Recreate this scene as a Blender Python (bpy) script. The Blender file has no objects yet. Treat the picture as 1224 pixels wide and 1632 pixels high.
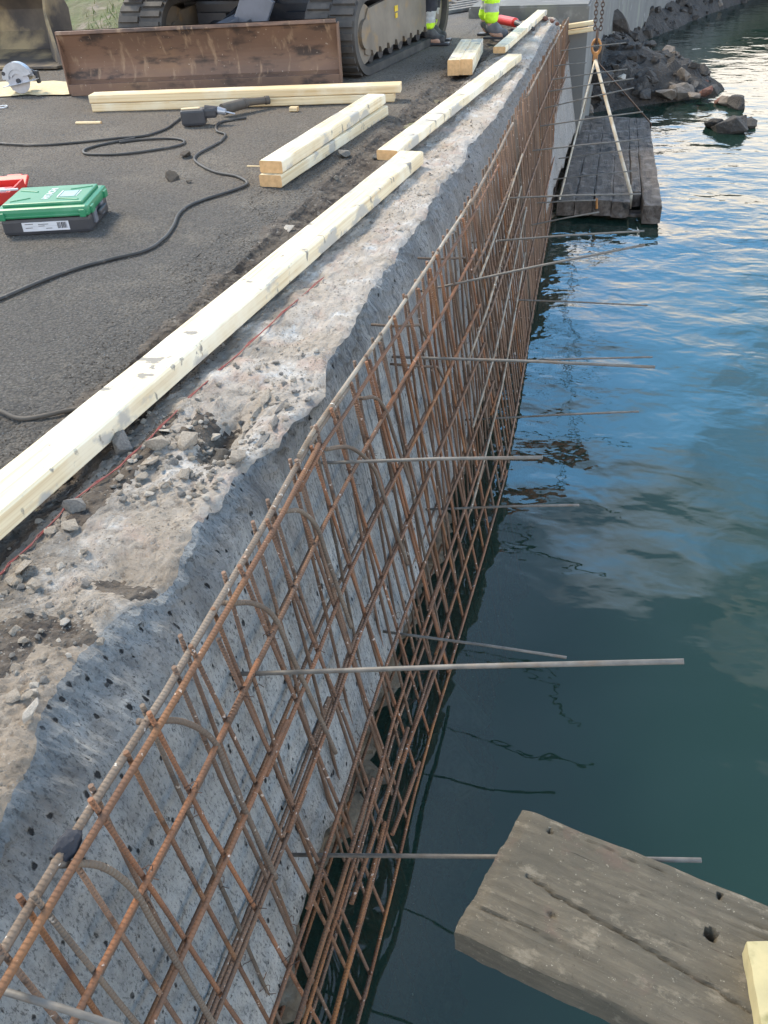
import bpy, bmesh, math, random
from mathutils import Vector, Matrix, noise
R = math.radians
scene = bpy.context.scene
C = scene.collection
rnd = random.Random(7)

# ------------------------------------------------------------------ camera
F, CX, CY, CAMH = 1357.0, 612.0, 816.0, 1.3
VP, TILT = (1060, -205), 0.06
D = Vector((VP[0]-CX, VP[1]-CY, F)).normalized()
N = Vector((1, -TILT, 0)).cross(D).normalized()
if N.y < 0: N = -N
O = N.cross(D)
if O.x < 0: O = -O
ROT = Matrix((O, D, -N))                      # image axes (right, down, forward) -> world
cam = bpy.data.objects.new('camera', bpy.data.cameras.new('camera'))
C.objects.link(cam)
rt, dn, fw = ROT @ Vector((1,0,0)), ROT @ Vector((0,1,0)), ROT @ Vector((0,0,1))
M = Matrix((rt, -dn, -fw)).transposed().to_4x4(); M.translation = Vector((0,0,CAMH))
cam.matrix_world = M
cam.data.sensor_fit = 'VERTICAL'; cam.data.sensor_height = 24; cam.data.lens = F/1632*24
cam.data.clip_end = 2000; cam.data.clip_start = 0.02
scene.camera = cam

def ray(u, v): return ROT @ Vector((u-CX, v-CY, F))
def at(u, v, z=0.0):
    d = ray(u, v); s = (z-CAMH)/d.z
    return Vector((s*d.x, s*d.y, z))
def aty(u, v, y):
    d = ray(u, v); s = y/d.y
    return Vector((s*d.x, y, CAMH+s*d.z))

# ------------------------------------------------------------------ world + sun
SUN_EL, SUN_AZ = 48, 300                      # compass style: azimuth from +y clockwise
w = bpy.data.worlds.new('World'); scene.world = w; w.use_nodes = True
nt = w.node_tree; nt.nodes.clear()
L = nt.links.new
out = nt.nodes.new('ShaderNodeOutputWorld'); bg = nt.nodes.new('ShaderNodeBackground')
sky = nt.nodes.new('ShaderNodeTexSky'); sky.sky_type = 'NISHITA'; sky.sun_disc = False
sky.sun_elevation = R(SUN_EL); sky.sun_rotation = R(SUN_AZ); sky.air_density = 1.0; sky.dust_density = 0.6; sky.ozone_density = 1.5
tc = nt.nodes.new('ShaderNodeTexCoord'); sep = nt.nodes.new('ShaderNodeSeparateXYZ'); L(tc.outputs['Generated'], sep.inputs[0])
# flatten direction to a cloud plane: xy / (z + .12)
addz = nt.nodes.new('ShaderNodeMath'); addz.operation = 'ADD'; addz.inputs[1].default_value = 0.14
absz = nt.nodes.new('ShaderNodeMath'); absz.operation = 'ABSOLUTE'; L(sep.outputs['Z'], absz.inputs[0]); L(absz.outputs[0], addz.inputs[0])
dx = nt.nodes.new('ShaderNodeMath'); dx.operation = 'DIVIDE'; L(sep.outputs['X'], dx.inputs[0]); L(addz.outputs[0], dx.inputs[1])
dy = nt.nodes.new('ShaderNodeMath'); dy.operation = 'DIVIDE'; L(sep.outputs['Y'], dy.inputs[0]); L(addz.outputs[0], dy.inputs[1])
cmb = nt.nodes.new('ShaderNodeCombineXYZ'); L(dx.outputs[0], cmb.inputs[0]); L(dy.outputs[0], cmb.inputs[1])
cn = nt.nodes.new('ShaderNodeTexNoise'); cn.inputs['Scale'].default_value = 1.1; cn.inputs['Detail'].default_value = 4; cn.inputs['Roughness'].default_value = 0.55
cn.inputs['Distortion'].default_value = 0.4; L(cmb.outputs[0], cn.inputs['Vector'])
# more cloud towards the horizon
hz = nt.nodes.new('ShaderNodeMapRange'); hz.inputs[1].default_value = 0.15; hz.inputs[2].default_value = 0.80
hz.inputs[3].default_value = 0.30; hz.inputs[4].default_value = -0.08; L(absz.outputs[0], hz.inputs[0])
cs = nt.nodes.new('ShaderNodeMath'); cs.operation = 'ADD'; L(cn.outputs[0], cs.inputs[0]); L(hz.outputs[0], cs.inputs[1])
cr = nt.nodes.new('ShaderNodeMapRange'); cr.inputs[1].default_value = 0.50; cr.inputs[2].default_value = 0.68; cr.clamp = True; L(cs.outputs[0], cr.inputs[0])
SKY_S = 0.13
mulsky = nt.nodes.new('ShaderNodeMix'); mulsky.data_type = 'RGBA'; L(cr.outputs[0], mulsky.inputs['Factor'])
boost = nt.nodes.new('ShaderNodeMix'); boost.data_type = 'RGBA'; boost.blend_type = 'MULTIPLY'; boost.inputs['Factor'].default_value = 1
L(sky.outputs[0], boost.inputs['A']); boost.inputs['B'].default_value = (2.0, 1.95, 1.7, 1)
L(boost.outputs['Result'], mulsky.inputs['A']); cb_ = nt.nodes.new('ShaderNodeMix'); cb_.data_type = 'RGBA'; zr = nt.nodes.new('ShaderNodeMapRange'); zr.inputs[1].default_value = 0.20; zr.inputs[2].default_value = 0.42
L(absz.outputs[0], zr.inputs[0]); L(zr.outputs[0], cb_.inputs['Factor']); cb_.inputs['A'].default_value = (22.0, 20.0, 17.5, 1); cb_.inputs['B'].default_value = (6.0, 15.5, 28.0, 1)
cb2 = nt.nodes.new('ShaderNodeMix'); cb2.data_type = 'RGBA'; zr2 = nt.nodes.new('ShaderNodeMapRange'); zr2.inputs[1].default_value = 0.50; zr2.inputs[2].default_value = 0.68
L(absz.outputs[0], zr2.inputs[0]); L(zr2.outputs[0], cb2.inputs['Factor']); L(cb_.outputs['Result'], cb2.inputs['A']); cb2.inputs['B'].default_value = (17.0, 16.0, 14.5, 1)
L(cb2.outputs['Result'], mulsky.inputs['B'])
bg.inputs['Strength'].default_value = SKY_S; L(mulsky.outputs['Result'], bg.inputs['Color']); L(bg.outputs[0], out.inputs[0])

sun = bpy.data.objects.new('sun', bpy.data.lights.new('sun', 'SUN')); C.objects.link(sun)
sun.data.energy = 4.2; sun.data.angle = R(16); sun.data.color = (1.0, 0.88, 0.70)
az, el = R(SUN_AZ), R(SUN_EL)
sdir = Vector((math.sin(az)*math.cos(el), math.cos(az)*math.cos(el), math.sin(el)))
sun.rotation_euler = sdir.to_track_quat('Z', 'Y').to_euler()

scene.view_settings.view_transform = 'Standard'; scene.view_settings.look = 'None'
scene.view_settings.gamma = 1; scene.view_settings.exposure = 0.22

# ------------------------------------------------------------------ materials
def NM(name):
    m = bpy.data.materials.new(name); m.use_nodes = True
    t = m.node_tree; b = t.nodes['Principled BSDF']
    return m, t, b
def coords(t, stretch=(1,1,1), kind='Object', offs=None):
    c = t.nodes.new('ShaderNodeTexCoord'); mp = t.nodes.new('ShaderNodeMapping')
    mp.inputs['Scale'].default_value = stretch
    t.links.new(c.outputs[kind], mp.inputs[0])
    if offs:                                   # a different part of the pattern on each object
        oi = t.nodes.new('ShaderNodeObjectInfo'); mu = t.nodes.new('ShaderNodeVectorMath'); mu.operation = 'SCALE'
        mu.inputs['Scale'].default_value = 37.0
        cb = t.nodes.new('ShaderNodeCombineXYZ')
        for i in range(3): t.links.new(oi.outputs['Random'], cb.inputs[i])
        t.links.new(cb.outputs[0], mu.inputs[0]); t.links.new(mu.outputs[0], mp.inputs['Location'])
    return mp.outputs[0]
def noi(t, vec, scale, detail=5, rough=0.55, dist=0.0):
    n = t.nodes.new('ShaderNodeTexNoise'); n.inputs['Scale'].default_value = scale; n.inputs['Detail'].default_value = detail
    n.inputs['Roughness'].default_value = rough; n.inputs['Distortion'].default_value = dist
    t.links.new(vec, n.inputs['Vector']); return n.outputs[0]
def rng(t, v, lo, hi, a=0.0, b=1.0):
    m = t.nodes.new('ShaderNodeMapRange'); m.inputs[1].default_value = lo; m.inputs[2].default_value = hi
    m.inputs[3].default_value = a; m.inputs[4].default_value = b; t.links.new(v, m.inputs[0]); return m.outputs[0]
def mixc(t, fac, a, b, mode='MIX'):
    m = t.nodes.new('ShaderNodeMix'); m.data_type = 'RGBA'; m.blend_type = mode
    for k, x in (('Factor', fac), ('A', a), ('B', b)):
        if isinstance(x, (int, float)): m.inputs[k].default_value = x
        elif isinstance(x, tuple): m.inputs[k].default_value = (*x, 1) if len(x) == 3 else x
        else: t.links.new(x, m.inputs[k])
    return m.outputs['Result']
def math2(t, op, a, b):
    m = t.nodes.new('ShaderNodeMath'); m.operation = op
    for i, x in enumerate((a, b)):
        if isinstance(x, (int, float)): m.inputs[i].default_value = x
        else: t.links.new(x, m.inputs[i])
    return m.outputs[0]
def bump(t, b, h, strength=0.5, dist=0.01, prev=None):
    n = t.nodes.new('ShaderNodeBump'); n.inputs['Strength'].default_value = strength; n.inputs['Distance'].default_value = dist
    t.links.new(h, n.inputs['Height'])
    if prev is not None: t.links.new(prev, n.inputs['Normal'])
    t.links.new(n.outputs[0], b.inputs['Normal']); return n.outputs[0]
def simple(name, base, alt=None, scale=20, stretch=(1,1,1), rough=0.8, metal=0.0, bmp=0.3, bdist=0.003, layers=(), detail=6, offs=None, lo=0.35, hi=0.65):
    """noise-mixed base colour, extra layers = (colour, scale, lo, hi, stretch)"""
    m, t, b = NM(name)
    v = coords(t, stretch, offs=offs)
    n = noi(t, v, scale, detail)
    col = mixc(t, rng(t, n, lo, hi), base, alt or tuple(c*0.75 for c in base))
    for (c2, s2, l2, h2, st2) in layers:
        v2 = coords(t, st2, offs=offs); col = mixc(t, rng(t, noi(t, v2, s2, 6), l2, h2), col, c2)
    t.links.new(col, b.inputs['Base Color'])
    b.inputs['Roughness'].default_value = rough; b.inputs['Metallic'].default_value = metal
    if bmp:
        v3 = coords(t, stretch, offs=offs)
        bump(t, b, noi(t, v3, scale*4, 4), bmp, bdist)
    return m
MT = {}
U = (1,1,1)
MT['pine'] = simple('fresh_pine', (0.80,0.63,0.38), (0.58,0.40,0.20), 3, (0.35,26,26), 0.65, bmp=0.4, bdist=0.001, offs=True, lo=.4, hi=.72,
    layers=[((0.83,0.74,0.55), 2.5, 0.5, 0.7, U), ((0.30,0.17,0.08), 11, 0.72, 0.75, U)])
MT['pine_dirty'] = simple('stained_pine', (0.82,0.71,0.49), (0.62,0.47,0.27), 3, (0.35,26,26), 0.65, bmp=0.2, bdist=0.001, offs=True,
    layers=[((0.84,0.77,0.60), 2.5, 0.45, 0.62, U), ((0.46,0.43,0.37), 4, 0.555, 0.61, (1,1.6,1.6)), ((0.24,0.22,0.185), 9, 0.625, 0.67, (1.6,1,1)), ((0.38,0.24,0.12), 13, 0.71, 0.74, U), ((0.35,0.28,0.18), 30, 0.71, 0.76, U)])
MT['end_grain'] = simple('end_grain', (0.68,0.42,0.20), (0.55,0.33,0.15), 40, U, 0.75, offs=True)
MT['old_wood'] = simple('weathered_timber', (0.175,0.145,0.100), (0.095,0.082,0.058), 5, (0.9,3,5), 0.9, bmp=0.9, bdist=0.004,
    layers=[((0.075,0.078,0.045), 4, 0.48, 0.66, U), ((0.25,0.215,0.155), 9, 0.58, 0.72, U), ((0.36,0.32,0.25), 60, 0.68, 0.74, U), ((0.02,0.018,0.014), 3, 0.66, 0.70, (1,9,9)), ((0.19,0.10,0.09), 3, 0.62, 0.75, U)])
MT['wet_wood'] = simple('wet_timber', (0.125,0.100,0.082), (0.060,0.048,0.040), 4, (6,1,6), 0.8, bmp=1.0, bdist=0.012,
    layers=[((0.19,0.165,0.145), 7, 0.52, 0.66, U), ((0.02,0.018,0.016), 5, 0.58, 0.66, U)])
MT['rust_blade'] = simple('rusty_blade_steel', (0.215,0.125,0.083), (0.145,0.092,0.066), 1.8, (0.6,1,1.4), 0.62, metal=0.15, bmp=0.25, bdist=0.003,
    layers=[((0.235,0.14,0.085), 3, 0.55, 0.7, (0.7,1,1)), ((0.06,0.042,0.035), 5, 0.54, 0.66, (.7,1,2)), ((0.30,0.20,0.13), 9, 0.58, 0.68, (2,1,.5)), ((0.42,0.34,0.27), 45, 0.67, 0.71, U)])
MT['mud_steel'] = simple('muddy_steel', (0.13,0.105,0.08), (0.06,0.05,0.045), 3, U, 0.75, bmp=0.4, bdist=0.006,
    layers=[((0.36,0.27,0.15), 2.5, 0.48, 0.66, U)])
MT['rubber'] = simple('track_rubber', (0.045,0.042,0.040), (0.085,0.078,0.07), 5, U, 0.8, bmp=0.5, bdist=0.004, layers=[((0.11,0.10,0.088), 7, 0.55, 0.72, U)])
MT['track_frame'] = simple('track_frame_paint', (0.22,0.185,0.145), (0.15,0.125,0.098), 4, U, 0.7, layers=[((0.27,0.18,0.09), 5, 0.55, 0.7, U)])
MT['dark_steel'] = simple('dark_painted_steel', (0.022,0.023,0.028), (0.045,0.045,0.05), 6, U, 0.45, layers=[((0.12,0.10,0.085), 6, 0.6, 0.75, U)])
MT['machine_paint'] = simple('machine_paint', (0.50,0.14,0.03), (0.42,0.11,0.03), 3, U, 0.45)
MT['glass'] = simple('cab_glass', (0.03,0.035,0.04), None, 3, U, 0.08, bmp=0)
MT['bin_grey'] = simple('grey_paint', (0.16,0.165,0.19), (0.11,0.115,0.13), 5, U, 0.5)
MT['sticker_yellow'] = simple('yellow_sticker', (0.75,0.5,0.03), None, 30, U, 0.5, bmp=0)
MT['concrete_new'] = simple('new_concrete', (0.165,0.165,0.157), (0.125,0.125,0.12), 2, (1,1,0.5), 0.85, bmp=0.3, bdist=0.003, layers=[((0.22,0.23,0.19), 3, 0.55, 0.75, (1,1,0.4)), ((0.28,0.28,0.27), 5, 0.6, 0.75, U)])
MT['rock_dark'] = simple('dark_rock', (0.075,0.066,0.058), (0.042,0.037,0.033), 6, U, 0.8, bmp=0.9, bdist=0.02, offs=True, layers=[((0.12,0.11,0.10), 14, 0.58, 0.72, U)])
MT['rock_pale'] = simple('pale_rock', (0.23,0.19,0.155), (0.13,0.11,0.09), 6, U, 0.85, bmp=0.7, bdist=0.01, offs=True)
MT['rock_red'] = simple('reddish_rock', (0.20,0.085,0.06), (0.12,0.065,0.05), 6, U, 0.85, bmp=0.7, bdist=0.01, offs=True)
MT['chip'] = simple('concrete_chip', (0.40,0.34,0.27), (0.25,0.21,0.165), 14, U, 0.92, bmp=0.8, bdist=0.004, offs=True)
MT['chip_white'] = simple('whitish_chip', (0.56,0.50,0.42), (0.38,0.335,0.28), 14, U, 0.92, bmp=0.8, bdist=0.004, offs=True)
MT['chip_dark'] = simple('grey_stone', (0.24,0.22,0.195), (0.15,0.14,0.125), 14, U, 0.9, bmp=0.8, bdist=0.004, offs=True)
MT['clod'] = simple('soil_clod', (0.085,0.068,0.052), (0.135,0.108,0.083), 40, U, 0.95, bmp=0.9, bdist=0.01)
MT['cord'] = simple('cord_rubber', (0.030,0.030,0.030), (0.055,0.052,0.048), 9, U, 0.6, layers=[((0.20,0.175,0.15), 6, 0.60, 0.72, U)])
MT['cord_brown'] = simple('cord_brown', (0.12,0.10,0.08), (0.07,0.06,0.05), 9, U, 0.75)
MT['rod'] = simple('mill_steel', (0.19,0.172,0.148), (0.125,0.115,0.10), 30, U, 0.6, metal=0.1, bmp=0.2, bdist=0.001, layers=[((0.17,0.12,0.08), 10, 0.55, 0.7, U)])
MT['green'] = simple('green_plastic', (0.020,0.19,0.085), (0.026,0.215,0.10), 5, U, 0.42, bmp=0.05, layers=[((0.10,0.28,0.17), 5, 0.6, 0.8, (1,2,1))])
MT['black_plastic'] = simple('black_plastic', (0.035,0.036,0.042), (0.05,0.05,0.055), 12, U, 0.5, bmp=0.1)
MT['red'] = simple('red_plastic', (0.62,0.022,0.016), (0.5,0.02,0.015), 5, U, 0.45, bmp=0.05)
MT['white'] = simple('white_print', (0.75,0.76,0.76), None, 5, U, 0.5, bmp=0)
MT['label'] = simple('paper_label', (0.62,0.62,0.64), (0.55,0.55,0.57), 20, U, 0.6, bmp=0)
MT['ink'] = simple('dark_print', (0.05,0.05,0.06), None, 5, U, 0.6, bmp=0)
MT['lid_badge'] = simple('grey_badge', (0.30,0.40,0.42), (0.25,0.36,0.36), 20, U, 0.5, bmp=0)
MT['alu'] = simple('brushed_aluminium', (0.52,0.54,0.58), (0.40,0.42,0.46), 12, U, 0.4, metal=0.5, bmp=0.1)
MT['saw_blade'] = simple('saw_blade_steel', (0.50,0.51,0.55), (0.42,0.43,0.47), 30, U, 0.35, metal=0.5, bmp=0)
MT['sawdust'] = simple('sawdust', (0.78,0.66,0.42), (0.66,0.54,0.33), 30, U, 0.95, bmp=0.8, bdist=0.01)
MT['chain'] = simple('rusty_chain', (0.13,0.075,0.05), (0.07,0.045,0.035), 20, U, 0.6, metal=0.3)
MT['hook'] = simple('worn_orange_hook', (0.55,0.24,0.06), (0.35,0.16,0.06), 20, U, 0.55)
MT['webbing'] = simple('pale_sling_webbing', (0.60,0.54,0.44), (0.42,0.33,0.22), 7, U, 0.8, bmp=0.3, layers=[((0.45,0.24,0.10), 5, 0.6, 0.7, U)])
MT['chalk'] = simple('red_string', (0.30,0.07,0.06), (0.26,0.11,0.09), 30, U, 0.9, bmp=0)
MT['skin'] = simple('skin', (0.55,0.33,0.24), (0.5,0.29,0.2), 20, U, 0.55, bmp=0.1)
MT['hivis_y'] = simple('hi_vis_yellow', (0.60,0.95,0.03), (0.50,0.85,0.03), 18, U, 0.7, bmp=0.4)
MT['reflective'] = simple('grey_reflective_band', (0.42,0.43,0.42), (0.34,0.35,0.34), 30, U, 0.5, bmp=0.4)
MT['work_dark'] = simple('dark_work_cloth', (0.02,0.022,0.03), (0.04,0.042,0.05), 10, U, 0.9, bmp=0.4)
MT['boot'] = simple('dusty_boot', (0.17,0.17,0.18), (0.10,0.10,0.11), 12, U, 0.75, bmp=0.4)
MT['shoe_dark'] = simple('dark_work_shoe', (0.035,0.035,0.038), (0.09,0.088,0.085), 22, U, 0.7, bmp=0.5)
MT['helmet'] = simple('white_helmet', (0.75,0.75,0.73), None, 5, U, 0.35, bmp=0)
MT['leaf'] = simple('weed_leaf', (0.16,0.24,0.05), (0.09,0.15,0.035), 12, U, 0.7, bmp=0.2)
MT['pipe'] = simple('broken_pipe', (0.035,0.030,0.025), (0.07,0.058,0.045), 30, U, 0.85, bmp=0.9, bdist=0.006)

def rebar_mat(name, base, alt, fleck):
    m, t, b = NM(name)
    v = coords(t, U, offs=True)
    col = mixc(t, rng(t, noi(t, v, 7, 5), 0.4, 0.62), base, alt)
    oi = t.nodes.new('ShaderNodeObjectInfo')
    col = mixc(t, rng(t, oi.outputs['Random'], 0, 1, 0, 0.75), col, (0.13,0.088,0.062))
    fl = noi(t, coords(t, U, offs=True), 55, 4)
    col = mixc(t, rng(t, fl, 0.655, 0.70), col, fleck)
    t.links.new(col, b.inputs['Base Color']); b.inputs['Roughness'].default_value = 0.8; b.inputs['Metallic'].default_value = 0.1
    uv = t.nodes.new('ShaderNodeTexCoord'); wv = t.nodes.new('ShaderNodeTexWave'); wv.wave_type = 'BANDS'; wv.bands_direction = 'Y'
    wv.inputs['Scale'].default_value = 32.0; wv.inputs['Distortion'].default_value = 0.6
    mp = t.nodes.new('ShaderNodeMapping'); mp.inputs['Rotation'].default_value = (0,0,0.02)
    t.links.new(uv.outputs['UV'], mp.inputs[0]); t.links.new(mp.outputs[0], wv.inputs['Vector'])
    n1 = bump(t, b, wv.outputs['Color'], 0.9, 0.0022)
    bump(t, b, noi(t, coords(t, U), 160, 3), 0.5, 0.0012, n1)
    return m
MT['rebar'] = rebar_mat('rusty_rebar', (0.31,0.128,0.055), (0.17,0.085,0.048), (0.60,0.50,0.43))
MT['rebar_tan'] = rebar_mat('tan_brown_rebar', (0.27,0.160,0.100), (0.175,0.102,0.066), (0.55,0.46,0.38))
MT['rebar_orange'] = rebar_mat('orange_rusty_rebar', (0.29,0.125,0.045), (0.17,0.075,0.038), (0.55,0.42,0.33))
MT['rebar_cement'] = rebar_mat('cement_splashed_rebar', (0.44,0.38,0.30), (0.25,0.185,0.125), (0.72,0.68,0.60))
MT['rebar_brown'] = rebar_mat('brown_hook_rebar', (0.19,0.145,0.105), (0.14,0.105,0.078), (0.4,0.34,0.28))

# asphalt: dark grey near, browner and dusty farther off
def asphalt():
    m, t, b = NM('worn_asphalt')
    v = coords(t)
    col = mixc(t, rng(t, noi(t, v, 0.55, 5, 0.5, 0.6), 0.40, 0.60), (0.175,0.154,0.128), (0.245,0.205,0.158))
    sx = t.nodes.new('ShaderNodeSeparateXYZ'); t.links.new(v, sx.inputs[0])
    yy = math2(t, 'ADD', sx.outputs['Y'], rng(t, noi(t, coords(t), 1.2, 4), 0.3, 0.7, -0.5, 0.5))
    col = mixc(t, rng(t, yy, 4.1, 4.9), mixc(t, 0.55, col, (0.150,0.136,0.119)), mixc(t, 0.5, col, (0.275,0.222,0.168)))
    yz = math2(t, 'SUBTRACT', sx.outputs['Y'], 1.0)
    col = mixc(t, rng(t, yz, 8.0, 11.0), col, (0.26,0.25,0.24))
    v2 = coords(t)
    col = mixc(t, rng(t, noi(t, v2, 1.7, 8, 0.7), 0.50, 0.66, 0, 0.75), col, (0.34,0.29,0.225))
    vo = t.nodes.new('ShaderNodeTexVoronoi'); vo.inputs['Scale'].default_value = 75; t.links.new(coords(t), vo.inputs['Vector'])
    col = mixc(t, rng(t, vo.outputs['Distance'], 0.0, 0.75, 0.0, 0.65), col, (0.035,0.032,0.030))
    sp = noi(t, coords(t), 130, 3, 0.5)
    col = mixc(t, rng(t, sp, 0.60, 0.72, 0, 0.8), col, (0.30,0.285,0.26))
    col = mixc(t, rng(t, noi(t, coords(t), 38, 5, 0.7), 0.56, 0.7, 0, 0.75), col, (0.045,0.04,0.036))
    t.links.new(col, b.inputs['Base Color']); b.inputs['Roughness'].default_value = 0.93
    n1 = bump(t, b, vo.outputs['Distance'], 1.0, 0.012)
    bump(t, b, noi(t, coords(t), 28, 8, 0.75), 1.0, 0.022, n1)
    return m
MT['asphalt'] = asphalt()
MT['soil'] = simple('broken_soil', (0.075,0.058,0.045), (0.13,0.108,0.085), 9, U, 0.95, bmp=1.0, bdist=0.02, detail=10,
    layers=[((0.035,0.028,0.024), 14, 0.5, 0.65, U), ((0.22,0.195,0.165), 34, 0.6, 0.7, U)])
def concrete_top():
    m, t, b = NM('broken_concrete_top')
    v = coords(t)
    col = mixc(t, rng(t, noi(t, v, 3.5, 7, 0.6, 0.5), 0.38, 0.62), (0.48,0.405,0.325), (0.60,0.54,0.475))
    col = mixc(t, rng(t, noi(t, coords(t), 7, 6, 0.6), 0.53, 0.66, 0, 0.7), col, (0.50,0.36,0.29))
    col = mixc(t, rng(t, noi(t, coords(t), 5.3, 8, 0.65), 0.56, 0.68, 0, 0.85), col, (0.76,0.74,0.70))
    # soil stains: brown dirt towards the near end and along the land side
    sx = t.nodes.new('ShaderNodeSeparateXYZ'); t.links.new(v, sx.inputs[0])
    yy = math2(t, 'ADD', sx.outputs['Y'], rng(t, noi(t, coords(t), 4, 6), 0.3, 0.7, -0.45, 0.45))
    col = mixc(t, rng(t, yy, 1.0, 1.65, 0.8, 0.0), col, (0.34,0.265,0.19))
    xx = math2(t, 'ADD', sx.outputs['X'], rng(t, noi(t, coords(t), 6, 6), 0.3, 0.7, -0.16, 0.16))
    col = mixc(t, rng(t, xx, -1.36, -1.20, 0.85, 0.0), col, (0.24,0.215,0.185))
    col = mixc(t, rng(t, noi(t, coords(t), 22, 8, 0.7), 0.56, 0.70, 0, 0.8), col, (0.13,0.105,0.08))
    col = mixc(t, rng(t, noi(t, coords(t), 75, 5, 0.7), 0.60, 0.72, 0, 0.7), col, (0.62,0.60,0.57))
    cd = noi(t, coords(t), 48, 7, 0.7); col = mixc(t, rng(t, cd, 0.30, 0.42, 0.75, 0.0), col, (0.09,0.075,0.06))
    t.links.new(col, b.inputs['Base Color']); b.inputs['Roughness'].default_value = 0.95
    n1 = bump(t, b, noi(t, coords(t), 18, 9, 0.7, 0.8), 1.0, 0.032)
    bump(t, b, noi(t, coords(t), 95, 6, 0.7), 0.9, 0.006, n1)
    return m
MT['ctop'] = concrete_top()
def concrete_face():
    m, t, b = NM('old_concrete_face')
    v = coords(t)
    sx = t.nodes.new('ShaderNodeSeparateXYZ'); t.links.new(v, sx.inputs[0])
    col = mixc(t, rng(t, noi(t, v, 2.2, 7, 0.6), 0.36, 0.64), (0.33,0.335,0.325), (0.54,0.54,0.515))
    # darker damp band at the top, uneven
    zz = math2(t, 'ADD', sx.outputs['Z'], rng(t, noi(t, coords(t, (1,2.5,0.8)), 3, 6), 0.3, 0.7, -0.16, 0.16))
    col = mixc(t, math2(t, 'MULTIPLY', rng(t, zz, -0.24, -0.09, 0.0, 0.62), rng(t, noi(t, coords(t, (1,1,0.3)), 2.3, 3), 0.42, 0.56, 0.25, 1.0)), col, (0.125,0.130,0.130))
    nearf = rng(t, sx.outputs['Y'], 1.5, 2.3, 0.15, 1.0); st = noi(t, coords(t, (1,20,0.5)), 5, 4, 0.6)
    col = mixc(t, math2(t, 'MULTIPLY', nearf, rng(t, st, 0.53, 0.60, 0, 0.8)), col, (0.12,0.128,0.138))
    st2 = noi(t, coords(t, (1,24,0.3)), 7, 4, 0.6)
    col = mixc(t, math2(t, 'MULTIPLY', nearf, rng(t, st2, 0.58, 0.70, 0, 0.6)), col, (0.52,0.54,0.54)); col = mixc(t, rng(t, noi(t, coords(t, (1,1,0.6)), 24, 9, 0.8), 0.48, 0.60, 0, 0.5), col, (0.17,0.175,0.175)); col = mixc(t, rng(t, noi(t, coords(t, (1,1,0.6)), 5, 7, 0.7), 0.55, 0.68, 0, 0.7), col, (0.55,0.56,0.55))
    col = mixc(t, rng(t, noi(t, coords(t, (1,5,0.4)), 3, 5), 0.58, 0.75, 0, 0.6), col, (0.22,0.19,0.16))
    far = rng(t, sx.outputs['Y'], 3.2, 5.2, 0, 0.6)
    col = mixc(t, far, col, (0.30,0.265,0.235))
    # blow holes
    vo = t.nodes.new('ShaderNodeTexVoronoi'); vo.inputs['Scale'].default_value = 26; vo.inputs['Randomness'].default_value = 1.0
    t.links.new(coords(t, (1,1.3,0.7)), vo.inputs['Vector'])
    wv_ = noi(t, coords(t), 30, 4); dist_ = math2(t, 'ADD', vo.outputs['Distance'], rng(t, wv_, 0.3, 0.7, -0.16, 0.16))
    hole = rng(t, dist_, 0.08, 0.16, 1.0, 0.0)
    gate = rng(t, noi(t, coords(t), 7, 3), 0.43, 0.50)
    hole = math2(t, 'MULTIPLY', hole, gate)
    fine = rng(t, noi(t, coords(t, (1,1.3,0.6)), 95, 5, 0.8), 0.53, 0.60, 0, 0.85)
    col = mixc(t, fine, col, (0.10,0.105,0.105)); col = mixc(t, hole, col, (0.02,0.022,0.024))
    t.links.new(col, b.inputs['Base Color']); b.inputs['Roughness'].default_value = 0.88
    hh = math2(t, 'SUBTRACT', noi(t, coords(t, (1,1.5,0.7)), 110, 6, 0.7), math2(t, 'MULTIPLY', hole, 3.0))
    n1 = bump(t, b, hh, 1.0, 0.012)
    bump(t, b, noi(t, coords(t, (1,2,0.6)), 7, 6), 0.6, 0.02, n1)
    return m
MT['cface'] = concrete_face()
MT['grass'] = simple('rough_grass_ground', (0.12,0.15,0.055), (0.16,0.135,0.085), 1.6, U, 0.95, bmp=1.0, bdist=0.05, detail=9, layers=[((0.24,0.20,0.15), 4, 0.56, 0.66, U)])
MT['blade_green'] = simple('grass_blade', (0.15,0.21,0.06), (0.24,0.24,0.10), 0.9, U, 0.8, bmp=0)
MT['bank'] = simple('dark_rubble_soil', (0.055,0.048,0.042), (0.033,0.029,0.026), 5, U, 0.85, bmp=1.0, bdist=0.04, detail=9, layers=[((0.10,0.09,0.08), 12, 0.6, 0.7, U)])
MT['seabed'] = simple('seabed', (0.10,0.165,0.110), (0.075,0.135,0.09), 0.6, U, 0.95)
MT['under'] = simple('submerged_rock', (0.17,0.14,0.10), (0.08,0.068,0.05), 6, U, 0.9, bmp=0.9, bdist=0.02, offs=True, layers=[((0.16,0.15,0.12), 10, 0.58, 0.7, U)])

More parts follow.
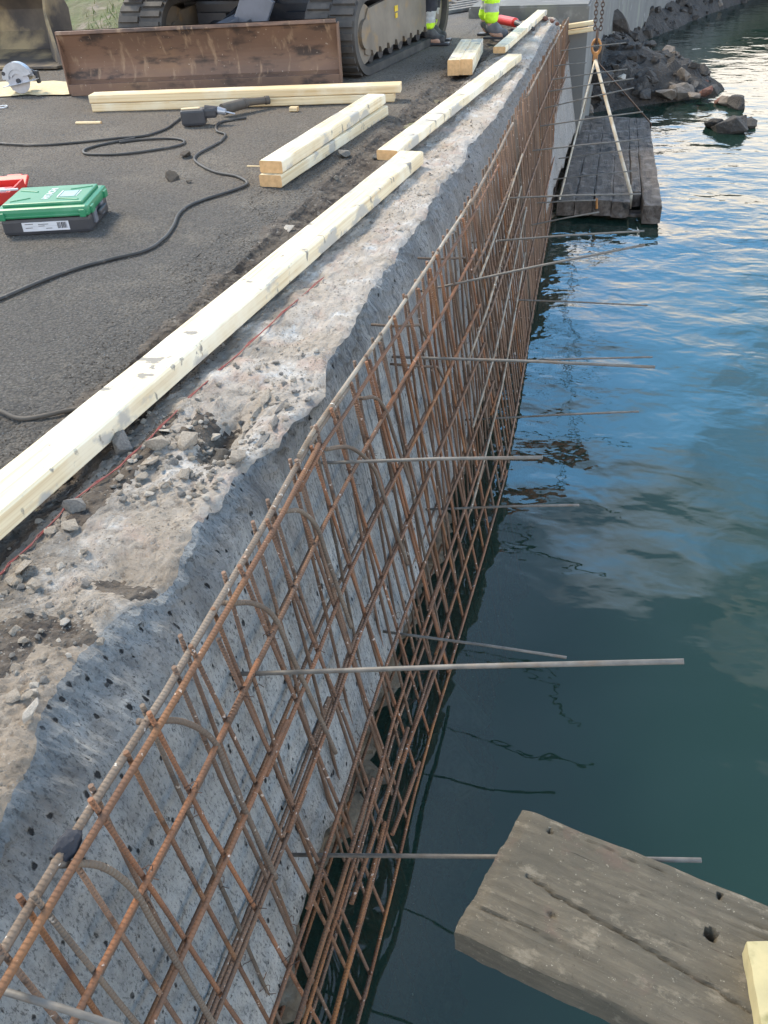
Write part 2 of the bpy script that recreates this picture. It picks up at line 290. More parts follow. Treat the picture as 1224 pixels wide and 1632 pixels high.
def water_mat():
    m, t, b = NM('sea_water'); t.nodes.remove(b)
    o = t.nodes['Material Output']
    gl = t.nodes.new('ShaderNodeBsdfGlossy'); gl.inputs['Roughness'].default_value = 0.015
    di = t.nodes.new('ShaderNodeBsdfDiffuse')
    tr = t.nodes.new('ShaderNodeBsdfTransparent'); tr.inputs['Color'].default_value = (0.50,0.62,0.56,1)
    v = coords(t)
    c = mixc(t, rng(t, noi(t, v, 0.45, 3), 0.35, 0.7), (0.026,0.080,0.063), (0.038,0.098,0.074))
    t.links.new(c, di.inputs['Color'])
    body = t.nodes.new('ShaderNodeMixShader'); body.inputs[0].default_value = 0.68
    t.links.new(di.outputs[0], body.inputs[1]); t.links.new(tr.outputs[0], body.inputs[2])
    fr = t.nodes.new('ShaderNodeFresnel'); fr.inputs['IOR'].default_value = 1.6
    # waves: small ripples of several directions, calmer near the wall foot
    sx = t.nodes.new('ShaderNodeSeparateXYZ'); t.links.new(v, sx.inputs[0])
    h1 = noi(t, coords(t, (1,1.05,1)), 1.3, 1, 0.4, 0.2)
    h2 = noi(t, coords(t, (1,1.25,1)), 3.6, 2, 0.45, 0.3)
    far = rng(t, sx.outputs['Y'], 1.5, 8.5, 0.04, 1.0)
    hh = math2(t, 'ADD', math2(t, 'MULTIPLY', h1, 0.85), math2(t, 'MULTIPLY', math2(t, 'MULTIPLY', h2, 0.34), far))
    h3 = noi(t, coords(t, (1,1.6,1)), 8.5, 2, 0.5, 0.3); hh = math2(t, 'ADD', hh, math2(t, 'MULTIPLY', h3, math2(t, 'MULTIPLY', far, 0.05)))
    calm = rng(t, sx.outputs['Y'], 9.0, 17.0, 1.0, 0.38)
    bp = t.nodes.new('ShaderNodeBump'); t.links.new(calm, bp.inputs['Strength']); bp.inputs['Distance'].default_value = 0.060
    t.links.new(hh, bp.inputs['Height'])
    for n in (gl, fr): t.links.new(bp.outputs[0], n.inputs['Normal'])
    mx = t.nodes.new('ShaderNodeMixShader'); t.links.new(fr.outputs[0], mx.inputs[0])
    t.links.new(body.outputs[0], mx.inputs[1]); t.links.new(gl.outputs[0], mx.inputs[2]); t.links.new(mx.outputs[0], o.inputs[0])
    return m
MT['water'] = water_mat()

# ------------------------------------------------------------------ helpers
def link(name, me, mat, parent=None):
    o = bpy.data.objects.new(name, me); C.objects.link(o)
    if mat is not None:
        for mm in (mat if isinstance(mat, (list, tuple)) else [mat]): me.materials.append(MT[mm] if isinstance(mm, str) else mm)
    if parent is not None: o.parent = parent
    return o
def obj(name, bm, mat, parent=None, smooth=False):
    me = bpy.data.meshes.new(name); bmesh.ops.recalc_face_normals(bm, faces=bm.faces); bm.to_mesh(me); bm.free()
    if smooth:
        for p in me.polygons: p.use_smooth = True
    return link(name, me, mat, parent)
def empty(name, loc=(0,0,0), rz=0.0):
    o = bpy.data.objects.new(name, None); C.objects.link(o); o.location = loc; o.rotation_euler = (0,0,rz); o.empty_display_size = 0.1
    return o
def tag(o, label, cat, group=None, kind=None):
    if label: o['label'] = label
    if cat: o['category'] = cat
    if group: o['group'] = group
    if kind: o['kind'] = kind
    return o
def box(bm, c, s, rot=None, mi=0, bev=0.0):
    b2 = bmesh.new(); bmesh.ops.create_cube(b2, size=1)
    bmesh.ops.scale(b2, vec=s, verts=b2.verts)
    if bev: bmesh.ops.bevel(b2, geom=b2.edges[:], offset=bev, segments=2, affect='EDGES', profile=0.6)
    if rot is not None: bmesh.ops.transform(b2, matrix=rot.to_4x4(), verts=b2.verts)
    bmesh.ops.translate(b2, vec=c, verts=b2.verts)
    merge(bm, b2, mi)
def merge(bm, b2, mi=0):
    vm = {v: bm.verts.new(v.co) for v in b2.verts}
    for f in b2.faces:
        try: nf = bm.faces.new([vm[v] for v in f.verts]); nf.material_index = mi or f.material_index
        except ValueError: pass
    b2.free()
def cyl(bm, p0, p1, r0, r1=None, n=16, mi=0):
    p0, p1 = Vector(p0), Vector(p1); r1 = r0 if r1 is None else r1
    q = (p1-p0).to_track_quat('Z', 'Y'); rings = []
    for p, r in ((p0, r0), (p1, r1)):
        rings.append([bm.verts.new(p + q @ Vector((r*math.cos(2*math.pi*i/n), r*math.sin(2*math.pi*i/n), 0))) for i in range(n)])
    for i in range(n):
        f = bm.faces.new((rings[0][i], rings[0][(i+1)%n], rings[1][(i+1)%n], rings[1][i])); f.material_index = mi
    for rr in (rings[0][::-1], rings[1]): f = bm.faces.new(rr); f.material_index = mi
def tube(name, pts, r, mat, parent=None, n=8, rfun=None):
    """mesh tube along points, UV.y = length in metres (for the ribs)"""
    pts = [Vector(p) for p in pts]
    bm = bmesh.new(); uvl = bm.loops.layers.uv.new('UVMap'); rings = []; L_ = [0.0]
    for i in range(1, len(pts)): L_.append(L_[-1] + (pts[i]-pts[i-1]).length)
    up = None
    for i, p in enumerate(pts):
        d = (pts[min(i+1, len(pts)-1)] - pts[max(i-1, 0)]).normalized()
        if up is None: up = d.orthogonal().normalized()
        up = (up - d*up.dot(d)).normalized(); sd = d.cross(up)
        rr = rfun(i) if rfun else r
        rings.append([bm.verts.new(p + (up*math.cos(2*math.pi*k/n) + sd*math.sin(2*math.pi*k/n))*rr) for k in range(n)])
    for i in range(len(pts)-1):
        for k in range(n):
            f = bm.faces.new((rings[i][k], rings[i][(k+1)%n], rings[i+1][(k+1)%n], rings[i+1][k])); f.smooth = True
            for lp, (a, b) in zip(f.loops, ((k, i), (k+1, i), (k+1, i+1), (k, i+1))): lp[uvl].uv = (a/n*0.05, L_[b])
    bm.faces.new(rings[0][::-1]); bm.faces.new(rings[-1])
    me = bpy.data.meshes.new(name); bm.to_mesh(me); bm.free()
    return link(name, me, mat, parent)
def smoothpath(pts, sub=8):
    pts = [Vector(p) for p in pts]; o = []
    for i in range(len(pts)-1):
        p0, p1, p2, p3 = pts[max(i-1,0)], pts[i], pts[i+1], pts[min(i+2, len(pts)-1)]
        for k in range(sub):
            t = k/sub
            o.append(0.5*((2*p1) + (-p0+p2)*t + (2*p0-5*p1+4*p2-p3)*t*t + (-p0+3*p1-3*p2+p3)*t**3))
    o.append(pts[-1]); return o
def interp(tab, x):
    if x <= tab[0][0]: return tab[0][1]
    for (a, b), (c, d) in zip(tab, tab[1:]):
        if x <= c: return b + (d-b)*(x-a)/(c-a)
    return tab[-1][1]
def fbm(x, y, z=0.0, o=4): return noise.fractal(Vector((x, y, z)), 0.9, 2.1, o)
def grid_mesh(name, rows, mat, parent=None, smooth=True, pick=None):
    me = bpy.data.meshes.new(name); nr, nc = len(rows), len(rows[0])
    vs = [p for r in rows for p in r]
    fs = [(i*nc+j, i*nc+j+1, (i+1)*nc+j+1, (i+1)*nc+j) for i in range(nr-1) for j in range(nc-1) if pick is None or pick(i, j)]
    me.from_pydata(vs, [], fs); me.update()
    for p in me.polygons: p.use_smooth = smooth if not callable(smooth) else smooth(p)
    return link(name, me, mat, parent)

# ------------------------------------------------------------------ quay: edge line of the broken wall top
WL = -1.45                                     # water level
edge_px = [(-60,1420),(0,1330),(60,1212),(75,1150),(130,1062),(170,1012),(245,962),(266,945),(286,922),(300,880),(312,852),(352,812),(378,768),(452,716),
           (468,688),(520,640),(528,582),(560,545),(590,480),(628,425),(642,394),(682,354),(702,308),(738,268),(748,242),(785,205),(795,186),(834,130),(856,95),(866,70),(874,58),(885,40)]
EDGE = sorted([(at(u-3,v-3,-.03).y, at(u-3,v-3,-.03).x) for u, v in edge_px])
def xedge(y): return interp(EDGE, y) + 0.009*fbm(0.3, y*3.3) + 0.012*(round(1.6*fbm(5.3, y*5.0))/1.6)*abs(fbm(1.1, y*1.7)) + 0.004*fbm(2.1, y*17) + 0.0022*fbm(3.1, y*90)
YEND = 11.5
ys = [0.02]
while ys[-1] < YEND: ys.append(min(YEND, ys[-1] + max(0.006, 0.0075*ys[-1])))
XA = -1.85
def hole(x, y, cx, cy, rx, ry, d):             # smooth pit or hump
    q = ((x-cx)/rx)**2 + ((y-cy)/ry)**2
    return d*math.exp(-q*1.4)
def ztop(x, y):
    xe = interp(EDGE, y)
    rough = 0.014*fbm(x*3, y*3) + 0.009*fbm(x*11, y*11, 3) + 0.007*abs(fbm(x*34, y*34, 9)) + 0.006*fbm(x*60, y*60, 4) - 0.02*max(0, fbm(x*7, y*7, 15)-.25)
    z = rough
    # trench of broken soil between asphalt and concrete
    z -= 0.075*math.exp(-((x+1.50)/0.11)**2)*(0.6+0.5*fbm(y*2.2, x*2, 7))
    if x < -1.62: z *= 0.35
    z += hole(x, y, -1.105, 2.02, 0.065, 0.17, -0.085) + hole(x, y, -1.12, 2.75, .07, .12, -.03)          # broken-out hollow with the pipe
    z += hole(x, y, -1.06, 1.33, 0.09, 0.06, -0.03) + hole(x, y, -1.12, 1.15, 0.10, 0.07, -0.025)
    z -= 0.8*max(0.0, 0.03*fbm(x*2.5, y*1.2, 4))
    t = (x-(xe-0.035))/0.035
    if t > 0: z -= 0.014*t*t
    return z
NCOL = 110
cols = [i/(NCOL-1) for i in range(NCOL)]
rows, cell = [], []
for y in ys:
    xe = xedge(y); r = []
    for c in cols:
        x = XA + (xe-XA)*(1-(1-c)**1.15); r.append((x, y, ztop(x, y)))
    rows.append(r)
def is_top(i, j):
    x, y, _ = rows[i][j]
    return x > -1.41 + 0.03*fbm(y*2.0, 3.3) + 0.015*fbm(y*9, 1.3)
quay = empty('quay_wall', (-1.2, 1.0, 0))
def P(o): o.matrix_parent_inverse = quay.matrix_world.inverted(); return o
quay.matrix_world = Matrix.Translation((-1.2, 1.0, 0))
tag(quay, 'old grey concrete quay wall with chipped dusty top, behind the rebar', 'quay wall')
wt = P(grid_mesh('wall_top', rows, ['ctop','soil'], quay, pick=is_top))
def soil_here(x, y):
    n = 0.30*fbm(x*12, y*12, 31) + 0.18*fbm(x*40, y*40, 5)
    for cx, cy, rx, ry in ((-1.11,1.98,.06,.15),(-1.18,2.02,.07,.10),(-1.05,1.30,.085,.045),(-1.12,1.13,.10,.06),(-1.30,1.75,.05,.35),(-1.22,1.05,.10,.12)):
        if ((x-cx)/rx)**2 + ((y-cy)/ry)**2 + n*1.6 < 0.75: return True
    return False
for p_ in wt.data.polygons:
    if p_.center.y < 2.6 and soil_here(p_.center.x, p_.center.y): p_.material_index = 1
so = grid_mesh('soil_strip', rows, 'soil', pick=lambda i, j: not is_top(i, j) and rows[i][j][0] > -1.66+0.05*fbm(rows[i][j][1]*3, 8.8)+0.02*fbm(rows[i][j][1]*13, 1.8)); so['kind'] = 'structure'
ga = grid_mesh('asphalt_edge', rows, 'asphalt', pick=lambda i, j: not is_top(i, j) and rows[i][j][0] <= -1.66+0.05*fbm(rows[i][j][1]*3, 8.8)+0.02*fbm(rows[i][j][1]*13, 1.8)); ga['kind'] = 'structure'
# the battered face
BOT = -1.2
frows = []
for i, y in enumerate(ys):
    xe, ye, ze = rows[i][-1]; r = []
    zb = BOT + 0.05*fbm(y*2.5, 11.0)
    for k in range(46):
        f = k/45; z = ze + (zb-ze)*f**1.25
        d = ze - z
        xf = -0.935 + 0.19*(-z)                       # plane of the face
        dd_ = 0.05 + 0.055*(1+fbm(y*4.2, 7.7)) + 0.012*fbm(y*30, 2.2)
        a = max(0.0, 1-d/dd_); frac = 0.016*fbm(y*14, z*20, 8)*min(1, 6*a*(1-a)+.2) + 0.009*fbm(y*45, z*45, 3) if (0 < a) else 0.0
        x = xe*a + xf*(1-a) + (frac if k else 0.0) if k else xe
        if k: x += 0.004*fbm(y*9, z*9, 2) + 0.0025*fbm(y*30, z*12, 5) + 0.010*fbm(y*1.3, z*1.3, 4)
        r.append((x, y, z))
    r.append((-1.25, y, zb-0.02)); frows.append(r)
P(grid_mesh('wall_face', frows, 'cface', quay, smooth=lambda p: p.center.z < -0.10))

# ------------------------------------------------------------------ ground, water, seabed
def gz(x, y): return 0.004*fbm(x*3, y*3) + (0.010*fbm(x*0.6, y*0.6, 2))
gx = [-1.85 - 0.035*(1.045**i - 1)/0.045 for i in range(100)]
gy = [-1.0 + 0.0]
while gy[-1] < 15.5: gy.append(gy[-1] + max(0.035, 0.012*gy[-1]))
def bankz(x, y):                                # grass bank rising behind the asphalt, far left
    s = (y - (9.6 + 0.25*(-6.0-x))) / 3.0 if x < -4.4 else -1
    s = max(0.0, min(1.0, s)); return 1.3*s*s
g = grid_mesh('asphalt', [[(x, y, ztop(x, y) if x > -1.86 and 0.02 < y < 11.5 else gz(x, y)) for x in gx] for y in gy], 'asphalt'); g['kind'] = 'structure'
bm = bmesh.new()
def quad(bm, *ps):
    bm.faces.new([bm.verts.new(p) for p in ps])
quad(bm, (-400,-300,-0.06), (-1.5,-300,-0.06), (-1.5,400,-0.06), (-400,400,-0.06))
quad(bm, (-1.5,24,-0.06), (400,330,-0.06), (400,400,-0.06), (-1.5,400,-0.06))
o = obj('land', bm, 'grass'); o['kind'] = 'structure'
bm = bmesh.new(); quad(bm, (-1.3,-60,WL), (500,-60,WL), (500,500,WL), (-1.3,500,WL))
o = obj('water', bm, 'water'); o['kind'] = 'structure'
bm = bmesh.new(); quad(bm, (-1.3,-60,-3.2), (500,-60,-3.2), (500,500,-3.2), (-1.3,500,-3.2))
o = obj('seabed', bm, 'seabed'); o['kind'] = 'structure'
# undercut foundation below the concrete, running out under water
fr = []
for j in range(400):
    y = 0.02 + j*0.0295; r = []
    for k in range(60):
        f = (k/59)**1.5; z = -1.19 - 2.0*f
        out_ = -0.93 + 1.3*min(f, .12) + 0.42*max(0, f-0.12)**0.8*(1.0 if y < 3.4 else 0.7)
        r.append((min(out_ + 0.13*fbm(y*2.3, z*3) + 0.07*abs(fbm(y*7, z*7, 3)) + .03*fbm(y*19, z*19, 1), -.76+1.6*max(0, f-.03)), y, z))
    fr.append(r)
o = grid_mesh('foundation', fr, 'under', smooth=False); o['kind'] = 'structure'

# ------------------------------------------------------------------ new cast wall section beyond the rebar, bending right
bm = bmesh.new()
path = [(-0.66,11.5),(-0.66,15.5),(-0.52,17.5),(-0.36,19),(.05,21.6),(.95,24.6),(2.3,28),(4.5,33),(9,42)]
def off(i, d):
    a = Vector(path[max(i-1,0)]); b = Vector(path[min(i+1, len(path)-1)]); t = (b-a).normalized(); n = Vector((-t.y, t.x))
    return Vector(path[i]) + n*d
NW = []
for i in range(len(path)):
    p = Vector(path[i]); q = off(i, 1.4)
    NW.append([bm.verts.new((p.x,p.y,-2.2)), bm.verts.new((p.x,p.y,0.12)), bm.verts.new((q.x,q.y,0.12)), bm.verts.new((q.x,q.y,-2.2))])
for a, b in zip(NW, NW[1:]):
    for k in range(3): bm.faces.new((a[k], b[k], b[k+1], a[k+1]))
bm.faces.new(NW[0])
bmesh.ops.bevel(bm, geom=[e for e in bm.edges if abs(e.verts[0].co.z-0.12) < 1e-4 and abs(e.verts[1].co.z-0.12) < 1e-4], offset=0.02, segments=2, affect='EDGES')
tag(obj('concrete_wall', bm, 'concrete_new'), 'smooth newly cast grey concrete wall beyond the rebar, bending right behind the rubble', 'wall')

# ------------------------------------------------------------------ grass bank, far left
gr = []
yy = [9.9 + 0.16*i for i in range(60)]; xx = [-4.6 - 0.2*i for i in range(90)]
for y in yy:
    gr.append([(x, y, -0.03 + max(0.0, min(1.0, (y - 10.25 - 0.3*fbm(x*0.8, 4) - 0.08*(-5-x))/4.0)*1.0)**1.2*1.5*min(1.0, (-4.6-x)/1.2) + 0.05*fbm(x*1.2, y*1.2, 6)) for x in xx])
o = grid_mesh('grass_bank', gr, 'grass'); o['kind'] = 'structure'
bm = bmesh.new(); rg = random.Random(3)
for _ in range(26000):
    i = rg.randrange(3, 50); j = rg.randrange(0, 60)
    p = Vector(gr[i][j]) + Vector((rg.uniform(-.1,.1), rg.uniform(-.1,.1), -0.01))
    if fbm(p.x*0.9, p.y*0.9, 12) + rg.uniform(-.3,.3) < -0.06: continue
    a = rg.uniform(0, 6.28); h = rg.uniform(0.04, 0.12); wd = Vector((math.cos(a), math.sin(a), 0))*rg.uniform(.004,.010)
    tip = p + Vector((rg.uniform(-.05,.05), rg.uniform(-.05,.05), h))
    bm.faces.new([bm.verts.new(p-wd), bm.verts.new(p+wd), bm.verts.new(tip)])
o = obj('grass', bm, 'blade_green'); tag(o, 'rough green grass on the bank behind the blade', 'grass', kind='stuff')

# ------------------------------------------------------------------ stones
def stone_mesh(name, seed, n=16, flat=0.6, sub=True):
    q = random.Random(seed); bm = bmesh.new()
    for _ in range(n):
        v = Vector((q.gauss(0,1), q.gauss(0,1), q.gauss(0,1))).normalized()
        v = Vector((v.x*0.5*q.uniform(.85,1.1), v.y*0.5*q.uniform(.7,1.0), v.z*0.5*flat)); bm.verts.new(v)
    r = bmesh.ops.convex_hull(bm, input=bm.verts[:])
    bmesh.ops.delete(bm, geom=[x for x in r['geom_interior'] if isinstance(x, bmesh.types.BMVert)], context='VERTS')
    bmesh.ops.bevel(bm, geom=bm.edges[:], offset=0.012, segments=1, affect='EDGES')
    if sub:
        bmesh.ops.triangulate(bm, faces=bm.faces[:])
        bmesh.ops.subdivide_edges(bm, edges=bm.edges[:], cuts=1, use_grid_fill=True)
        for v in bm.verts: v.co += v.co.normalized()*0.045*noise.fractal(v.co*5+Vector((seed,0,0)), 1, 2, 3)
    me = bpy.data.meshes.new(name); bmesh.ops.recalc_face_normals(bm, faces=bm.faces); bm.to_mesh(me); bm.free()
    return me
STM = {}
def stone(name, loc, size, mat, label, cat, group=None, seed=None, flat=0.6, rot=None):
    k = (mat, (seed if seed is not None else rnd.randrange(9)) % 9, round(flat, 1))
    if k not in STM:
        STM[k] = stone_mesh(name, k[1]*13+5, 12 if mat.startswith('chip') else 15, k[2], sub=not mat.startswith('chip')); STM[k].materials.append(MT[mat])
    o = bpy.data.objects.new(name, STM[k]); C.objects.link(o); o.location = loc
    o.rotation_euler = rot or (rnd.uniform(-.3,.3), rnd.uniform(-.3,.3), rnd.uniform(0, 6.28))
    s = size if isinstance(size, (tuple, list)) else (size, size, size); o.scale = s
    return tag(o, label, cat, group)
def on_top(u, v, dz=0.0):
    p = at(u, v, 0.0)
    for _ in range(4): p = at(u, v, ztop(p.x, p.y)+dz if p.x > XA else gz(p.x, p.y))
    return p
# named stones on the broken wall top: (u, v, size m, material, flat, label)
big = [
 (252,712,.085,'chip',.45,'pale angular chip just right of the red string, left one of the largest pair'),
 (300,708,.085,'chip',.55,'rounded pale chip just left of the broken-out hollow, the largest of the heap'),
 (262,688,.045,'chip_white',.4,'small flat whitish chip touching the red string above the largest chips'),
 (340,684,.045,'chip_white',.5,'small whitish chip above the largest round chip'),
 (376,732,.085,'chip',.5,'angular grey chip lying over the far lip of the broken-out hollow'),
 (328,795,.026,'chip_white',.6,'tiny white pebble at the near end of the broken-out hollow'),
 (293,760,.055,'chip',.5,'upright grey chip leaning left of the broken-out hollow'),
 (240,738,.075,'chip',.25,'long thin grey flake below the left largest chip'),
 (198,716,.095,'chip_dark',.7,'greenish grey stone wedged against the long timber'),
 (120,812,.075,'chip_dark',.6,'grey stone between the long timber and the red string at the near end'),
 (115,840,.06,'chip',.4,'flat pale chip right of the red string near the left edge'),
 (40,910,.06,'chip',.45,'pale broken chip at the left edge under the red string'),
 (24,925,.055,'chip',.35,'grey slab chip standing beside the pale one at the left edge'),
 (52,935,.05,'chip',.4,'grey chip lowest of the three at the left edge'),
 (85,848,.04,'chip',.5,'small pale chip beside the flat chip near the string'),
 (24,1008,.035,'chip',.6,'round pale pebble in the brown soil near the left edge'),
 (105,995,.03,'chip_white',.7,'small white pebble in the brown soil'),
 (158,1018,.03,'chip',.5,'pebble at the rim of the wall near the brown soil'),
 (110,1046,.02,'chip_white',.6,'tiny white pebble close to the wall rim'),
 (24,1112,.045,'chip',.5,'grey pebble above the long white chip'),
 (45,1112,.032,'chip',.5,'small pebble just right of the grey pebble above the long white chip'),
 (226,765,.05,'chip',.5,'squarish chip in the small heap at the near side of the hollow'),
 (262,775,.04,'chip',.4,'grey chip right of the squarish one in the small heap'),
 (238,790,.04,'chip_white',.5,'pale chip at the front of the small heap'),
 (275,740,.045,'chip_dark',.5,'dark chip just below the largest round chip'),
 (548,250,.10,'chip_dark',.7,'grey stone in front of the end of the middle timber'),
 (600,252,.07,'chip_dark',.6,'small dark stone at the foot of the middle timber end'),
 (536,285,.05,'chip',.6,'small pale stone on the soil left of the long timber tip'),
 (461,367,.07,'chip_white',.35,'whitish splinter on the soil left of the long timber'),
 (700,66,.05,'chip',.6,'small stone beside the shoe behind the track'),
]
for i, (u, v, s, m_, fl, lb) in enumerate(big):
    p = on_top(u, v); p.z = ztop(p.x, p.y) + s*fl*0.28
    stone('stone', p, s, m_, lb, 'stone', seed=i*5+2, flat=fl, rot=(rnd.uniform(-.35,.35), rnd.uniform(-.35,.35), rnd.uniform(0,6.28)))
p = on_top(48, 1142); q_ = at(70,1118) - at(28,1165)
stone('stone', (p.x, p.y, ztop(p.x,p.y)+0.014), (.085,.032,.035), 'chip_white', 'long white chip of concrete lying near the wall rim, lower left', 'stone', seed=4, flat=.6, rot=(0,0,math.atan2(q_.y,q_.x)))
# medium chips, one object each
n_ch = 0
zones = [(180,650,420,810,110),(300,700,400,800,50),(0,830,140,960,22),(0,960,170,1120,26),(430,560,640,680,30),(300,540,520,640,26),(560,250,700,420,26),(640,120,800,300,24)]
where_ = ['around the broken-out hollow','inside the broken-out hollow','beside the red string at the left edge','in the brown soil at the left edge','on the bright wall top right of the longest timber','on the wall top above the hollow','beside the tip of the longest timber','on the far part of the wall top']
for zi_, (u0,v0,u1,v1,k) in enumerate(zones):
    for _ in range(int(k*1.5)):
        p = on_top(rnd.uniform(u0,u1), rnd.uniform(v0,v1)); xe = interp(EDGE, p.y)
        if p.x > xe-0.02 or p.x < -1.45: continue
        s = rnd.uniform(.010,.030); p.z = ztop(p.x,p.y)+s*.15
        mk_ = rnd.choice(['chip','chip','chip_white','chip_dark','chip_dark'])
        stone('stone_chip', p, s, mk_, '%s loose chip %s' % (('tiny ' if s < .017 else 'small ' if s < .024 else 'thumb-sized ')+{'chip':'beige','chip_white':'whitish','chip_dark':'dark grey'}[mk_], where_[zi_]), 'stone', 'loose chips ' + where_[zi_], flat=rnd.choice([.4,.6,.7])); n_ch += 1
# fine grit: uncountable
def grit(name, mat, count, xr, yr, smin, smax, label, seed, zf=ztop, tr=(0.0,)):
    q = random.Random(seed); vs, fs = [], []
    for _ in range(count):
        y = yr[0]*(yr[1]/yr[0])**q.random(); x = q.uniform(*xr)
        if x > interp(EDGE, y)-0.01 or (-1.62 < x < -1.41 and y < 5 and q.random() < .3): continue
        if fbm(x*5, y*5, seed) + q.uniform(-.35,.35) < 0.02: continue
        s = q.uniform(smin, smax)*(0.6+0.13*y); z = zf(x, y); k = len(vs)
        a = q.uniform(0, 6.28)
        for dx_, dy_, dz_ in ((1,0,0),(-.4,.8,0),(-.6,-.7,.1),(.1,.1,.8),(.3,-.5,.6)):
            X = dx_*math.cos(a)-dy_*math.sin(a); Y = dx_*math.sin(a)+dy_*math.cos(a)
            vs.append((x+X*s*.6, y+Y*s*.6, z+dz_*s*.7-0.001))
        fs += [(k,k+1,k+3),(k+1,k+2,k+3),(k+2,k+4,k+3),(k+4,k,k+3),(k+2,k,k+4)]
    me = bpy.data.meshes.new(name); me.from_pydata(vs, [], fs); me.update()
    return tag(link(name, me, mat), label, 'gravel', kind='stuff')
grit('grit', 'chip', 14000, (-1.42,-0.9), (0.4,9), .003, .009, 'fine pale grit and crumbs on the broken wall top', 1)
grit('soil_crumbs', 'clod', 16000, (-1.95,-1.34), (0.6,9), .003, .010, 'dark soil crumbs along the edge of the asphalt', 2)
grit('asphalt_gravel', 'chip_dark', 22000, (-5.5,-1.6), (1.2,10), .003, .009, 'loose fine gravel on the worn asphalt', 5, zf=lambda x, y: ztop(x,y) if x > XA else gz(x,y))
for (u, v, s, lb) in [(275,287,.10,'dark clod of soil on the asphalt right of the green case'),(297,250,.09,'dark clod of soil beside the bend of the cord'),(302,291,.04,'small clod right of the dark clod near the green case'),(745,88,.10,'pale lump of mortar beside the far end of the middle timber')]:
    p = on_top(u, v); stone('soil_clod', (p.x, p.y, p.z+s*.18), (s*1.4, s, s), 'clod' if 'pale' not in lb else 'chip_white', lb, 'clod', flat=.5)
# cracked concrete ridges and the pipe in the hollow
def ridge(pts, r, mat, name, label, cat):
    pts = smoothpath(pts, 6)
    o = tube(name, [p + Vector((0.004*fbm(i*.7,1), 0.004*fbm(i*.7,5), 0.003*fbm(i*.9,9))) for i, p in enumerate(pts)], r, mat, n=9, rfun=lambda i: r*(1+0.45*fbm(i*1.3, 3.3)))
    return tag(o, label, cat)
for (pa, pb, n_, wd, mt_, nm_) in (((374,716),(432,618),4,.040,'chip','land-side'),((414,712),(456,636),3,.032,'chip_dark','water-side')):
    for k in range(n_):
        f0 = (k+.5)/n_; p = on_top(pa[0]+(pb[0]-pa[0])*f0, pa[1]+(pb[1]-pa[1])*f0); d_ = at(*pb)-at(*pa); ln = d_.length/n_*1.25
        stone('concrete_slab', (p.x, p.y, p.z-.002), (ln, wd, .040), mt_, '%s elongated slab in the %s cracked row beside the hollow' % (['nearest','second','third','farthest'][k if k < n_-1 else 3], nm_), 'concrete slab', seed=k*3+len(nm_), flat=.6, rot=(.1*k-.1, .05, math.atan2(d_.y, d_.x)+.12*(k % 2)-.06))
pp = [at(318,790,-.05), at(338,760,-.045), at(362,728,-.04)]
ridge(pp, .030, 'pipe', 'broken_pipe', 'dark corroded pipe end in the hollow broken into the wall top', 'pipe')

